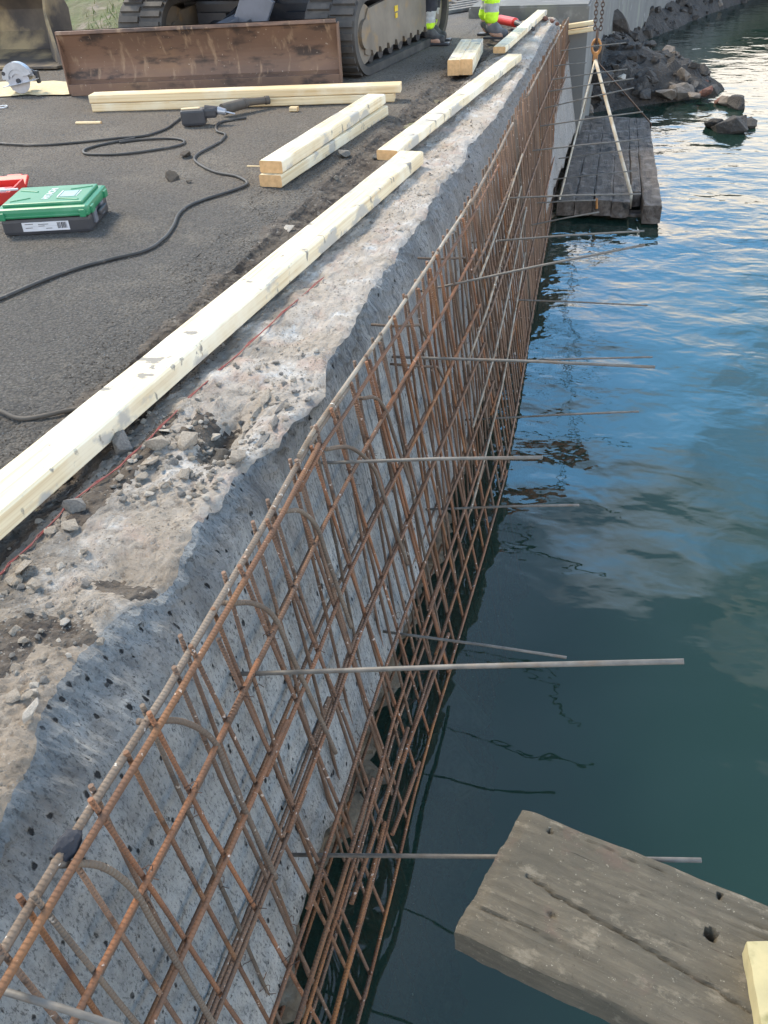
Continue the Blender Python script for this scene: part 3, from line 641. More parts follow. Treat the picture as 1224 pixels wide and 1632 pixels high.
# ------------------------------------------------------------------ rebar
def bz(y): return interp([(0,.20),(2.5,.19),(4.5,.165),(6,.13),(8,.10),(10,.06),(12,.04)], y)      # how far the mats lean out
XT = [(0,-.79),(.7,-.79),(1,-.783),(1.6,-.79),(2.0,-.805),(2.6,-.785),(3.4,-.755),(4.2,-.74),(5.4,-.76),(7,-.80),(9,-.84),(11.5,-.875)]
def mp_(y, h, layer):                            # point of a mat at depth h below the wall top
    b = bz(y)
    if layer == 0: x = interp(XT, y) + b*h
    elif layer == 1: x = interp(XT, y) - 0.032 + b*0.45*h
    else: x = interp(XT, y) - 0.012 + b*0.75*h
    return Vector((x, y, -h))
def mat_thing(y0, y1, layer, label, matname='rebar', sp=0.2, phase=0.0, hs=(), depth=1.62, seed=0, rr=.0058):
    q = random.Random(seed); root = empty('rebar_mat', mp_((y0+y1)/2, 0.0, layer))
    tag(root, label, 'rebar mat', 'rusty rebar mats tied in front of the quay wall')
    inv = Matrix.Translation(-root.location)
    def par(o): o.parent = root; o.matrix_parent_inverse = inv
    y = y0 + 0.06 + phase
    while y < y1 - 0.03:
        yt = y + q.uniform(-.012,.012); top = q.uniform(-.028,-.004) + (0.05 if q.random() < .12 else 0)
        dr = q.uniform(-.02,.02); bot = depth + q.uniform(-.08,.06)
        pts = []
        for k in range(7):
            h = top + (bot-top)*k/6; p = mp_(yt, h, layer); p.y += dr*k/6 + 0.005*fbm(k*.8, y*9, seed); p.x += 0.006*fbm(k*.8, y*7, seed+5); pts.append(p)
        mm = matname if q.random() < .8 else ('rebar_orange' if q.random() < .6 else 'rebar_brown')
        par(tube('vertical_bar', pts, rr, mm, None, 7)); y += sp
    for h in hs:
        h2 = h + q.uniform(-.015,.015); tl = q.uniform(-.012,.012)
        n = max(3, int((y1-y0)/.35)); e0, e1 = q.uniform(-.06,.05), q.uniform(-.06,.08)
        pts = []
        for k in range(n+1):
            y = y0 + e0 + (y1+e1-y0-e0)*k/n; p = mp_(y, h2 + tl*k/n, layer); p.x += (0.0115 if layer == 0 else -0.0115); p.z += 0.003*math.sin(k*1.9+h*7); pts.append(p)
        par(tube('horizontal_bar', pts, rr*1.1, matname if q.random() < .6 else 'rebar_orange', None, 7))
    # wire ties on some crossings
    for _ in range(10 if y0 < 4 else 0):
        yk = y0 + 0.06 + phase + sp*q.randrange(0, max(1, int((y1-y0)/sp))); hk = q.choice(hs); c = mp_(yk, hk, layer)
        if yk > y1: continue
        pts = [c + Vector((0.013*math.cos(a)+.004, 0.012*math.sin(a*2), 0.013*math.sin(a))) for a in [i*0.6 for i in range(11)]]
        pts.append(pts[-1] + Vector((.018, q.uniform(-.02,.02), q.uniform(-.01,.015))))
        par(tube('wire_tie', pts, .0011, 'chain', None, 4))
    return root
HF = (.20,.42,.62,.87,1.05,1.24,1.42,1.62,1.85)
HB = (.33,.60,.87,1.12,1.36,1.5)
mats = [
 (.10,1.25,0,'front rebar mat nearest the camera, at the lower left of the photo',.195,.0),
 (1.12,2.6,0,'second front rebar mat from the camera, with orange-rusted bars before the pale wall',.19,.03),
 (2.45,4.1,0,'third front rebar mat from the camera, its tops standing clear of the wall',.17,.0),
 (3.95,5.8,0,'fourth front rebar mat from the camera, where the top bar steps down',.10,.0),
 (5.65,7.6,0,'fifth front rebar mat, the first of dense closely set bars',.092,.02),
 (7.45,9.4,0,'sixth front rebar mat, beside the near end of the raft',.10,.0),
 (9.3,11.42,0,'farthest front rebar mat, against the new concrete wall section',.11,.01),
 (.15,1.9,2,'middle-layer rebar mat nearest the camera, between the front bars and those hugging the wall',.2,.05),
 (1.75,3.9,2,'middle-layer rebar mat second from the camera, between front and rear bars',.17,.06),
 (.20,1.7,1,'rear rebar mat nearest the camera, hugging the grey wall face',.2,.10),
 (1.55,3.3,1,'second rear rebar mat from the camera, hugging the streaked wall face',.2,.07),
 (3.15,5.0,1,'third rear rebar mat, half hidden behind the front bars',.10,.05),
 (4.9,7.1,1,'fourth rear rebar mat, in the brown thicket of bars',.12,.05),
 (7.0,9.3,1,'fifth rear rebar mat, hidden behind the bars beside the raft',.15,.05),
 (9.2,11.4,1,'farthest rear rebar mat, behind the bars at the new concrete wall',.16,.04)]
for i, (a, b_, ly, lb, sp, ph) in enumerate(mats):
    mat_thing(a, b_, ly, lb, ('rebar' if a < 3.5 else 'rebar_tan') if ly == 0 else 'rebar_tan', sp, ph, (HF if a < 3.5 else (.25,.55,.98,1.36)) if ly == 0 else (HB if (a < 3 and ly == 1) else (.74,1.32,1.75) if ly == 2 else (.62,1.18)), 2.15 if b_ < 4.2 else 1.75, i+1, .0056 if b_ < 3.5 else .0062)
def top_bar(y0, y1, dx, z, r, m_, label, lay=0, wob=0.004):
    pts = []; n = int((y1-y0)/.12)
    for k in range(n+1):
        y = y0+(y1-y0)*k/n; p = mp_(y, 0, lay); p.x += dx + wob*fbm(y*1.5, 2.2+dx*50); p.z = z + wob*fbm(y*1.2, 9+dx*70); pts.append(p)
    return tag(tube('long_bar', pts, r, m_, None, 9), label, 'rebar')
top_bar(.05, 2.35, -.014, -.004, .0085, 'rebar_cement', 'long cement-splashed bar along the top of the rebar, nearest the camera')
top_bar(.05, 2.0, .012, -.010, .0075, 'rebar_orange', 'orange-rusted top bar on the water side of the cement-splashed one')
top_bar(1.9, 4.35, -.016, .010, .0075, 'rebar_cement', 'long pale bar along the top of the rebar in the middle distance')
top_bar(1.8, 5.2, .012, -.035, .0065, 'rebar', 'long brown bar just under the pale top bar in the middle distance')
top_bar(4.25, 6.0, .0, .02, .008, 'rebar_cement', 'pale top bar of the far half, where the rebar steps back')
top_bar(6.9, 11.3, .0, .01, .008, 'rebar_cement', 'farthest long bar along the top of the rebar, up to the new wall')
for (y0, y1, h0, h1, lb) in [(4.1,6.2,.30,.22,'pale diagonal bar laid across the dense bars, uppermost of four'),(3.6,6.0,.52,.38,'pale diagonal bar laid across the dense bars, second from the top'),
                             (3.5,6.2,.80,.58,'pale diagonal bar laid across the dense bars, third from the top'),(3.2,5.9,1.08,.80,'pale diagonal bar laid across the dense bars, lowest of four')]:
    pts = [mp_(y0+(y1-y0)*k/8, h0+(h1-h0)*k/8, 0) + Vector((.024,0,0)) for k in range(9)]
    tag(tube('long_bar', pts, .006, 'rebar_cement'), lb, 'rebar')
c_ = mp_(.66, 0, 0) + Vector((-.014,0,-.004)); bm = bmesh.new(); bmesh.ops.create_icosphere(bm, subdivisions=3, radius=.021)
for v in bm.verts: v.co = Vector((v.co.x*.9, v.co.y*1.3, v.co.z*.9))*(1+.35*fbm(v.co.x*60, v.co.y*60, v.co.z*60)) + c_
tag(obj('tape_wrap', bm, 'work_dark'), 'lump of black tape wrapped round the top bars at the lower left', 'tape')
# short offcut bars leaning in the dark under the mats
for (u, v, u2, v2, lb) in [(613,1310,528,1640,'orange bar with a free upper end, in front of the rear bars at the bottom'),(668,1215,625,1330,'short grey bar end standing free above the dark water, right of the mats'),
                           (594,1241,470,1640,'long orange-rusted diagonal bar crossing the bottom of the photo'),(650,1160,560,1440,'thin rusty bar with a free top behind the orange ones'),(715,1010,640,1215,'rusty bar with a free top half way down the mats')]:
    a = at(u, v, -1.05); y = a.y
    d = ray(u, v); bb = .2; s = (-.755 - bb*1.3)/(d.x + bb*d.z); a = Vector((s*d.x, s*d.y, CAMH+s*d.z))
    d = ray(u2, v2); s = (-.755 - bb*1.3)/(d.x + bb*d.z); b2 = Vector((s*d.x, s*d.y, CAMH+s*d.z))
    tag(tube('loose_bar', [a, (a+b2)/2+Vector((.003,0,.003)), b2], .0075, 'rebar_orange' if 'orange' in lb else 'rebar'), lb, 'rebar')
# hooked bars out of the wall top, bent down in front of the mats
for (u0,v0,u1,v1,u2,v2,u3,v3,lb) in [
  (98,1378,160,1380,212,1418,345,1640,'brown hooked bar curving down from the top bar at the lower left, nearest the camera'),
  (232,1152,290,1150,340,1180,440,1400,'brown hooked bar second from the camera'),
  (365,962,405,962,438,985,535,1200,'brown hooked bar third from the camera, below the two joined rows'),
  (455,815,480,815,505,840,560,1000,'brown hooked bar fourth from the camera'),
  (520,716,560,714,595,745,650,900,'brown hooked bar fifth from the camera, by the rod over the broken wall'),
  (580,635,598,634,615,655,660,790,'brown hooked bar farthest from the camera')]:
    def pl(u, v, x0, bb=.2):
        d = ray(u, v); s = (x0 - bb*1.3)/(d.x + bb*d.z); return Vector((s*d.x, s*d.y, CAMH+s*d.z))
    a, b1, c, e = pl(u0,v0,-.80), pl(u1,v1,-.785), pl(u2,v2,-.775), pl(u3,v3,-.775)
    w0 = a + Vector((-.018, 0, 0))
    pts = [w0] + smoothpath([a, b1, c, c+(e-c)*.25, c+(e-c)*.6, e], 7)
    tag(tube('hooked_bar', pts, .0068, 'rebar_brown'), lb, 'rebar')
for (u, v, u2, v2, lb) in [(660,583,697,585,'fourth'),(632,520,668,518,'third'),(700,413,740,411,'second'),(845,0,845,0,None)]:
    if lb is None: continue
    a = pl(u, v, -.80); b2 = pl(u2, v2, -.78)
    tag(tube('tie_bar', [a-Vector((.1,0,0)), a, b2, b2+Vector((.03,0,-.06))], .0055, 'rebar_brown'), 'short dark tie bar between wall and rebar, %s of its row from the far end' % lb, 'rebar')
# straight steel rods sticking out over the water
rods = [(0,1578,200,1640,'rod at the bottom left corner, nearest the camera'),(515,1363,1118,1371,'long rod passing under the old timber beam'),
 (420,1073,1090,1054,'longest and thickest rod, across the middle of the lower half'),(650,1012,903,1048,'rod just above the longest one, sloping down to its tip'),
 (712,811,923,805,'low rod below the one over the broken-out hollow'),(537,737,865,729,'rod level with the broken-out hollow of the wall top'),
 (770,668,1018,656,'low thin rod above the ring-shaped reflection'),(662,570,1044,585,'lower rod of the crossing pair with tips close together'),
 (790,577,1040,569,'upper thinner rod of the crossing pair with tips close together'),(822,478,1032,487,'thin rod over the blue water, sloping slightly down'),
 (700,458,1028,390,'rod rising to the right below the raft'),(775,385,1027,368,'rod just above the rising one, below the raft'),
 (850,358,955,338,'short rod rising toward the near corner of the raft'),(800,316,1022,309,'rod across the near end of the raft'),
 (865,323,950,319,'short thin rod under the one across the near end of the raft'),(880,286,1015,272,'thin low rod across the raft above its near end'),
 (840,241,1025,222,'upper rod across the middle of the raft'),(888,253,1012,238,'thin rod just below the upper middle rod over the raft'),
 (855,202,1025,178,'rod at the far end of the raft where it meets the water'),(865,173,1010,140,'rod in front of the rubble, just above the raft'),
 (873,146,1010,125,'rod in front of the rubble, second above the raft'),(880,127,1000,110,'rod in front of the rubble, third above the raft'),
 (885,105,935,100,'short rod near the new wall section'),(900,80,998,68,'farthest rod, level with the lifting hook')]
for i, (u, v, u2, v2, lb) in enumerate(rods):
    bb = .2 if v > 300 else .08
    d = ray(u, v); s = (-.83 - bb*1.3)/(d.x + bb*d.z); S = Vector((s*d.x, s*d.y, CAMH+s*d.z)); E_ = aty(u2, v2, S.y)
    d_ = (E_-S).normalized(); S2 = S - d_*(.10 if i != 1 else .16)
    r = .0062 if i in (1,2,7,0) else .0055
    tag(tube('steel_rod', [S2, S, (S+E_)/2 + Vector((0,0,.004)), E_], r, 'rod', None, 8), 'straight grey ' + lb, 'steel rod', 'steel rods sticking out over the water')

# ------------------------------------------------------------------ timbers
def board(name, L_, w_, h_, mats, parent=None, seed=0, bend=0.0):
    """board along local x, resting on z=0"""
    bm = bmesh.new(); n = max(4, int(L_/.12)); rings = []; c = .006
    prof = [(-w_/2+c,0),(w_/2-c,0),(w_/2,c),(w_/2,h_-c),(w_/2-c,h_),(-w_/2+c,h_),(-w_/2,h_-c),(-w_/2,c)]
    for i in range(n+1):
        x = L_*i/n; r = []
        for (py, pz) in prof:
            r.append(bm.verts.new((x, py + .0015*fbm(x*3, py*30+seed) + bend*math.sin(math.pi*x/L_), pz + .0015*fbm(x*3, pz*30+seed+4))))
        rings.append(r)
    for a, b in zip(rings, rings[1:]):
        for k in range(8): bm.faces.new((a[k], a[(k+1)%8], b[(k+1)%8], b[k]))
    for rr in (rings[0][::-1], rings[-1]): f = bm.faces.new(rr); f.material_index = 1
    return obj(name, bm, mats, parent)
def lay_board(a, b, w_, h_, label, z=0.0, mats=('pine','end_grain'), group=None, seed=0):
    a, b = Vector(a), Vector(b); a.z = b.z = 0; d = b-a
    o = board('timber', d.length, w_, h_, mats, None, seed); o.location = (a.x, a.y, z); o.rotation_euler = (0, 0, math.atan2(d.y, d.x))
    return tag(o, label, 'timber', group)
DM = ('pine_dirty','end_grain')
def mid(p, q): return (Vector(p)+Vector(q))/2
# the long one in front: right bottom edge on the ground from (0,865) to (675,262)
def by_right(p0, p1, w_):
    d = (p1-p0).normalized(); nrm = Vector((-d.y, d.x, 0)); return p0 + nrm*w_/2, p1 + nrm*w_/2
e0, e1 = at(0,865,.012), at(675,262,.012); dd = (e1-e0).normalized(); e0 = e0 - dd*.9
a, b = by_right(e0, e1, .142)
jn = at(325,545,.08); kk = (jn-a).dot((b-a).normalized()); J = a + (b-a).normalized()*kk
lay_board(a, b, .142, .070, 'longest pale timber with grey smears, lying along the wall top in front', .012, DM, 'new pine timbers', 1)
a, b = by_right(at(634,256,.03), at(831,97,.03), .128)
lay_board(a, b, .128, .055, 'pale timber beyond the longest one, its sawn end facing the camera', .03, DM, 'new pine timbers', 2)
a, b = by_right(at(450,299), at(619,184), .135)
lay_board(a, b, .135, .064, 'lower of the two stacked timbers pointing at the camera, before the excavator', 0, DM, 'new pine timbers', 3)
lay_board(a+Vector((.0,.03,0)), b+Vector((-.03,.05,0)), .135, .064, 'upper of the two stacked timbers pointing at the camera, before the excavator', .0665, DM, 'new pine timbers', 4)
a, b = at(148,179), at(628,163); nrm = Vector((-(b-a).y, (b-a).x, 0)).normalized()
dd = (b-a).normalized()
lay_board(a+nrm*.07, b+nrm*.07, .14, .058, 'lower of the two crosswise timbers in front of the rusty blade', 0, ('pine','pine'), 'new pine timbers', 5)
lay_board(a+nrm*.075-dd*.01, b+nrm*.075+dd*.05, .14, .058, 'upper of the two crosswise timbers in front of the rusty blade', .061, ('pine','pine'), 'new pine timbers', 6)
a0, b0 = at(713,121), at(741,80)
e = at(753,119); dd = (at(770,83)-at(753,119)).normalized()
for k, (lb) in enumerate(['left one of the two timbers standing on edge side by side beyond the excavator track','right one of the two timbers standing on edge side by side beyond the excavator track']):
    s_ = at(713,121) + (at(753,119)-at(713,121))*(.25+.5*k)
    s_ = s_ + dd*0.0
    lay_board(s_, s_+dd*1.15, .105, .118, lb, 0, DM, 'new pine timbers', 7+k)
a, b = by_right(at(806,85,.03), at(872,24,.03), .12)
lay_board(a, b, .115, .055, 'farthest pale timber, ending beside the red fire extinguisher', .03, DM, 'new pine timbers', 9)
# formwork ends over the new wall
for k, (u, v, lb) in enumerate([(903,45,'upper short yellow board end sticking out over the far end of the rebar'),(903,54,'lower short yellow board end sticking out over the far end of the rebar')]):
    p = aty(u, v, 11.3); q = aty(u+24, v-4, 11.3)
    o = board('timber', .42, .07, .045, ('pine','end_grain')); o.location = (p.x-.12, 11.3+.03*k, p.z-.02-.01*k); o.rotation_euler = (0, -.12, .0); tag(o, lb, 'timber')
# chip of wood
p = at(122,198); o = board('wood_offcut', .20, .028, .018, ('pine','end_grain')); o.location = p; o.rotation_euler = (0,0,R(4)); tag(o, 'small wood offcut lying on the asphalt behind the looped cord', 'offcut')
p = at(466,172); o = board('wood_wedge', .06, .05, .03, ('pine','end_grain')); o.location = at(463,177); tag(o, 'small pale wood block under the crosswise timbers', 'offcut')
p = at(395,266); o = board('wood_splinter', .09, .012, .01, ('pine','end_grain')); o.location = at(394,266); tag(o, 'thin splinter beside the end of the stacked timbers', 'offcut')
p = at(92,135); o = board('wood_offcut', .22, .05, .018, ('pine','end_grain')); o.location = at(92,136); o.rotation_euler = (0,0,.12); tag(o, 'brown wood offcut on the sawdust left of the blade', 'offcut')

# ------------------------------------------------------------------ old timber beam bottom right
def old_wood():
    m, t, b = NM('weathered_timber_aligned')
    dv = at(1224,1440,-.62)-at(835,1285,-.62); ang = -math.atan2(dv.y, dv.x)
    def al(st):
        c = t.nodes.new('ShaderNodeTexCoord'); m1 = t.nodes.new('ShaderNodeMapping'); m1.inputs['Rotation'].default_value = (0,0,ang); t.links.new(c.outputs['Object'], m1.inputs[0])
        m2 = t.nodes.new('ShaderNodeMapping'); m2.inputs['Scale'].default_value = st; t.links.new(m1.outputs[0], m2.inputs[0]); return m2.outputs[0]
    g = noi(t, al((2.2,16,16)), 3, 9, 0.75, 0.5)
    col = mixc(t, rng(t, g, 0.34, 0.66), (0.085,0.073,0.053), (0.150,0.128,0.093))
    col = mixc(t, rng(t, noi(t, al((1,1.4,1)), 7, 8, 0.65), 0.44, 0.62, 0, 0.75), col, (0.088,0.078,0.058))
    col = mixc(t, rng(t, noi(t, al((1,1.8,1)), 11, 8, 0.7), 0.56, 0.66, 0, 0.75), col, (0.25,0.215,0.160))
    col = mixc(t, rng(t, noi(t, al((1,1,1)), 6, 6, 0.6), 0.58, 0.72, 0, 0.5), col, (0.17,0.095,0.075))
    col = mixc(t, rng(t, noi(t, al((1,1,1)), 90, 5, 0.8), 0.62, 0.68, 0, 0.7), col, (0.42,0.38,0.30))
    col = mixc(t, rng(t, noi(t, al((1.5,26,26)), 2.2, 6, 0.6), 0.66, 0.69, 0, 0.85), col, (0.022,0.018,0.013))
    col = mixc(t, rng(t, noi(t, al((1,1,1)), 60, 6, 0.8), 0.30, 0.40, 0.7, 0), col, (0.045,0.038,0.027))
    t.links.new(col, b.inputs['Base Color']); b.inputs['Roughness'].default_value = 0.92
    n1 = bump(t, b, noi(t, al((2.5,20,20)), 4, 9, 0.8), 0.8, 0.004)
    bump(t, b, noi(t, al((1,1,1)), 70, 7, 0.8), 0.8, 0.004, n1)
    return m
MT['old_wood'] = old_wood()
root = empty('old_beam', at(780,1390,-.62))
tag(root, 'big old weathered timber beam with bolt holes, sticking in at the lower right', 'beam')
zt = -.62
A0, A1, A2 = at(725,1480,zt), at(835,1285,zt), at(1224,1440,zt)
ax = (A2-A1).normalized(); nx = Vector((ax.y, -ax.x, 0))
if nx.dot(A0-A1) < 0: nx = -nx
W = (A0-A1).dot(nx); sk = (A0-A1).dot(ax)
bm = bmesh.new(); n1, n2 = 90, 30; th = .095; LB = 1.6
def topz(s, t_):
    z = .003*fbm(s*9, t_*9) + .0035*fbm(s*2, t_*30, 3)
    cr = t_ - (0.45 + 0.25*s/0.6 + .02*fbm(s*14, 1.2)); z -= .012*math.exp(-(cr*W/.004)**2) if .08 < s < .6 else 0
    c2 = t_ - (0.80 + .02*fbm(s*10, 5)); z -= .007*math.exp(-(c2*W/.003)**2) if s < .22 else 0
    c3 = t_ - (0.07 + .012*fbm(s*16, 7)); z -= .007*math.exp(-(c3*W/.003)**2) if .1 < s < .4 else 0
    for (hs, ht, hr, hd) in HOLES:
        q = math.hypot(s-hs, (t_-ht)*W); z -= hd*max(0, 1-(q/hr)**4) if q < hr else 0
    e = min(t_, 1-t_)*W
    z -= .010*math.exp(-e/.008)
    if s < .03: z -= .008*(1-s/.03)
    return z
def st(u, v):
    p = at(u, v, zt) - A1; return p.dot(ax), p.dot(nx)/W
HOLES = []
for (u, v, r_, d_) in [(1134,1490,.014,.05),(1147,1427,.008,.03),(878,1326,.007,.012),(888,1462,.009,.010)]:
    s_, t_ = st(u, v); HOLES.append((s_, t_, r_, d_))
ss = [LB*(i/(200-1))**1.25 for i in range(200)]; tt = [i/(64-1) for i in range(64)]
top = []
for s_ in ss:
    r = []
    for t_ in tt:
        skw = sk*t_*max(0, 1-s_/.5) + .006*fbm(t_*6, 2)*max(0, 1-s_*8)
        p = A1 + ax*(s_+skw) + nx*(t_*W + .004*fbm(s_*5, 3.3)*(1 if t_ in (0.0, 1.0) else 0)); p.z = zt + topz(s_, t_); r.append(p)
    top.append(r)
vg = [[bm.verts.new(p) for p in r] for r in top]
for i in range(len(vg)-1):
    for j in range(len(vg[0])-1): bm.faces.new((vg[i][j], vg[i][j+1], vg[i+1][j+1], vg[i+1][j]))
loop = [vg[i][-1] for i in range(len(vg)-1, -1, -1)] + [vg[0][j] for j in range(len(vg[0])-2, -1, -1)] + [vg[i][0] for i in range(1, len(vg))]
prev = loop; cen = A1 + ax*.5 + nx*W*.5
for lv in (1,2,3,4):
    cur = []
    for k, v0 in enumerate(loop):
        p = v0.co.copy(); p.z = zt - th*lv/4; dv = (p-cen); dv.z = 0; p += dv.normalized()*.006*fbm(k*.08, lv*1.7, 3); p += Vector((0,0,.003*fbm(k*.2, lv)))
        cur.append(bm.verts.new(p))
    for k in range(len(loop)-1): bm.faces.new((prev[k], prev[k+1], cur[k+1], cur[k]))
    prev = cur
o = obj('beam_body', bm, 'old_wood', None, smooth=True); o.parent = root; o.matrix_parent_inverse = Matrix.Translation(-root.location)
me = o.data
try: me.set_sharp_from_angle(angle=R(38))
except Exception: pass
# piece of newer split wood lying on it
a = at(1190,1500,zt+.05); bm = bmesh.new()
P4 = [at(1190,1500,zt+.055), at(1215,1640,zt+.055), at(1300,1640,zt+.055), at(1290,1498,zt+.055)]
tp = [bm.verts.new(p) for p in P4]; bt = [bm.verts.new((p.x, p.y, zt+.002)) for p in P4]
bm.faces.new(tp)
for k in range(4): bm.faces.new((tp[k], bt[k], bt[(k+1)%4], tp[(k+1)%4]))
bmesh.ops.subdivide_edges(bm, edges=bm.edges[:], cuts=5, use_grid_fill=True)
for v in bm.verts: v.co += Vector((.003*fbm(v.co.x*40, v.co.y*40), .003*fbm(v.co.y*30, v.co.z*30, 4), .002*fbm(v.co.x*20, v.co.y*20, 8)))
MT['split_wood'] = simple('pale_split_wood', (0.50,0.42,0.22), (0.36,0.31,0.17), 8, U, 0.85, bmp=0.6, bdist=.003, layers=[((0.20,0.18,0.07), 12, 0.55, 0.7, U)])
tag(obj('wood_block', bm, 'split_wood'), 'pale yellowish split wood block lying on the old beam at the right edge', 'wood block')

# ------------------------------------------------------------------ rubble mound in the corner of the walls
shore_px = [(900,186),(960,178),(1020,170),(1050,166),(1100,160),(1140,153),(1146,143),(1110,130),(1062,119),(1048,110),(1040,96),(1030,84),(1022,70),(1040,60),(1062,52),(1100,36),(1150,16),(1200,0),(1290,-34)]
shore = [at(u, v, WL).to_2d() for u, v in shore_px]
poly = shore + [Vector((7,40)), Vector((2.3,28.2)), Vector((.9,24.7)), Vector((0,21.7)), Vector((-.45,19)), Vector((-.75,16)), Vector((-.75,11.9))]
def inside(x, y):
    c = False; n = len(poly); j = n-1
    for i in range(n):
        a, b = poly[i], poly[j]
        if (a.y > y) != (b.y > y) and x < (b.x-a.x)*(y-a.y)/(b.y-a.y)+a.x: c = not c
        j = i
    return c
def sdist(x, y):
    p = Vector((x, y)); m = 9
    for a, b in zip(shore, shore[1:]):
        ab = b-a; t = max(0, min(1, (p-a).dot(ab)/ab.length_squared)); m = min(m, (p-a-ab*t).length)
    return m if inside(x, y) else -m
def mound(x, y):
    d = sdist(x, y); h = (0.80*min(d, .5)**0.8 + 0.28*max(0, min(d, 2.6)-.5)) if d > 0 else 0.9*d
    h = min(h, 0.85)
    return WL - 0.04 + h + 0.09*fbm(x*2.2, y*2.2, 1) + 0.06*fbm(x*7, y*7, 2) + .03*fbm(x*17, y*17, 3)
mr = []
for j in range(120):
    y = 11.8 + j*0.09*(1+j*.006); mr.append([(x, y, mound(x, y)) for x in [-.8 + .09*i*(1+i*.006) for i in range(90)]])
o = grid_mesh('rubble_bank', mr, 'bank', smooth=False); o['kind'] = 'structure'
q = random.Random(21); cnt = 0; tries = 0
while cnt < 290 and tries < 20000:
    tries += 1; t = q.random()**1.7
    y = 11.9 + 17*t; x = q.uniform(-.7, 3.2*t+1.9)
    d = sdist(x, y)
    if d < -0.06 or d > 3: continue
    u_far = y > 18
    s = (.06 + .26*q.random()**2.2)*(1.0 if d > .15 else .75)*(1.5 if u_far else 1)
    spit = (y < 17.2 and x > .35)
    mt_ = q.choice(['rock_pale','rock_pale','rock_dark','rock_pale','rock_red']) if spit and q.random() < .75 else ('rock_dark' if q.random() < .93 else 'rock_pale')
    zn_ = 'on the stone spit' if spit else ('in the far band along the new wall' if y > 18 else ('in the near heap behind the raft' if y < 14.5 else 'in the middle of the rubble heap'))
    nm = {'rock_dark':('large' if s > .2 else 'middling' if s > .12 else 'small')+' dark wet rock ','rock_pale':('large' if s > .2 else 'middling' if s > .12 else 'small')+' pale rock ','rock_red':'reddish rock '}[mt_] + zn_
    s *= .8
    stone('rubble_rock', (x, y, mound(x, y)+s*.02), (s*q.uniform(.9,1.4), s, s*q.uniform(.8,1.2)), mt_, nm, 'rock', 'rocks ' + zn_, flat=q.choice([.5,.7,.9]), rot=(q.uniform(-.6,.6), q.uniform(-.6,.6), q.uniform(0,6)))
    cnt += 1
named = [(1062,150,.42,'rock_pale',.4,'long pale slab leaning in the middle of the stone spit'),(1086,146,.40,'rock_pale',.6,'pale angular rock right of the long slab on the stone spit'),(1030,152,.36,'rock_dark',.5,'dark rock at the root of the stone spit'),
         (1124,146,.26,'rock_red',.7,'reddish rock near the end of the stone spit'),(1136,145,.26,'rock_dark',.7,'dark pointed rock beside the reddish one'),(1158,163,.30,'rock_pale',.5,'pale rock half under water beyond the end of the spit'),
         (1176,167,.34,'rock_dark',.8,'grey blocky rock standing in the water at the very end of the spit'),(1148,160,.2,'rock_red',.6,'small reddish rock in the water just past the spit'),
         (1166,203,.55,'rock_dark',.45,'largest grey rock standing alone in the water right of the raft'),(1142,198,.34,'rock_dark',.5,'grey rock joined to the left of the lone rock in the water'),(1193,197,.28,'rock_dark',.5,'small rock at the right of the lone rock in the water'),(1105,152,.22,'rock_pale',.5,'small pale rock before the reddish rock on the spit'),(1048,136,.3,'rock_pale',.6,'pale rock on the upper side of the stone spit')]
for (u, v, s, m_, fl, lb) in named:
    p = at(u, v, WL + (.04 if v > 156 else .12)); stone('rubble_rock', p, (s*1.1, s, s), m_, lb, 'rock', seed=int(u) % 9, flat=fl)
p = aty(984, 44, 17.0); stone('rubble_rock', (p.x, 17.0, p.z-.02), (.42,.3,.9), 'rock_dark', 'tall dark pointed slab leaning against the new wall', 'rock', seed=3, flat=.9, rot=(.2,-.5,.3))
p = aty(945, 62, 13.2); stone('rubble_rock', (p.x, 13.2, p.z-.14), (.5,.4,.55), 'rock_dark', 'large dark boulder just beyond the new wall corner, behind the chains', 'rock', seed=7, flat=.9)
p = aty(957, 124, 12.9); stone('rubble_rock', (p.x, 12.9, p.z), (.75,.5,.4), 'rock_dark', 'wide dark flat boulder above the far end of the raft', 'rock', seed=2, flat=.5)
p = aty(992, 122, 13.6); stone('rubble_rock', (p.x, 13.6, p.z), (.30,.16,.1), 'chip_white', 'small white stone on the dark rubble behind the sling', 'rock', seed=5, flat=.5)
# submerged stones under the rebar near the camera
for (u, v, s, lb) in [(745,905,.30,'stone under water right of the rebar, farthest of the submerged ones'),(735,985,.34,'stone under water beside the tip bars, second of the submerged ones'),(700,1120,.22,'pale stone in the dark water under the longest rod'),
                      (738,1130,.30,'greenish stone under water right of the pale one'),(720,1220,.34,'large greenish stone under water below the pale one'),(690,1330,.30,'dark stone under water nearest the camera')]:
    p = at(u, v, WL-.10); stone('sunken_stone', p, (s, s*1.2, s), 'under' if 'pale' not in lb else 'chip_dark', lb, 'stone', seed=int(v) % 9, flat=.6)

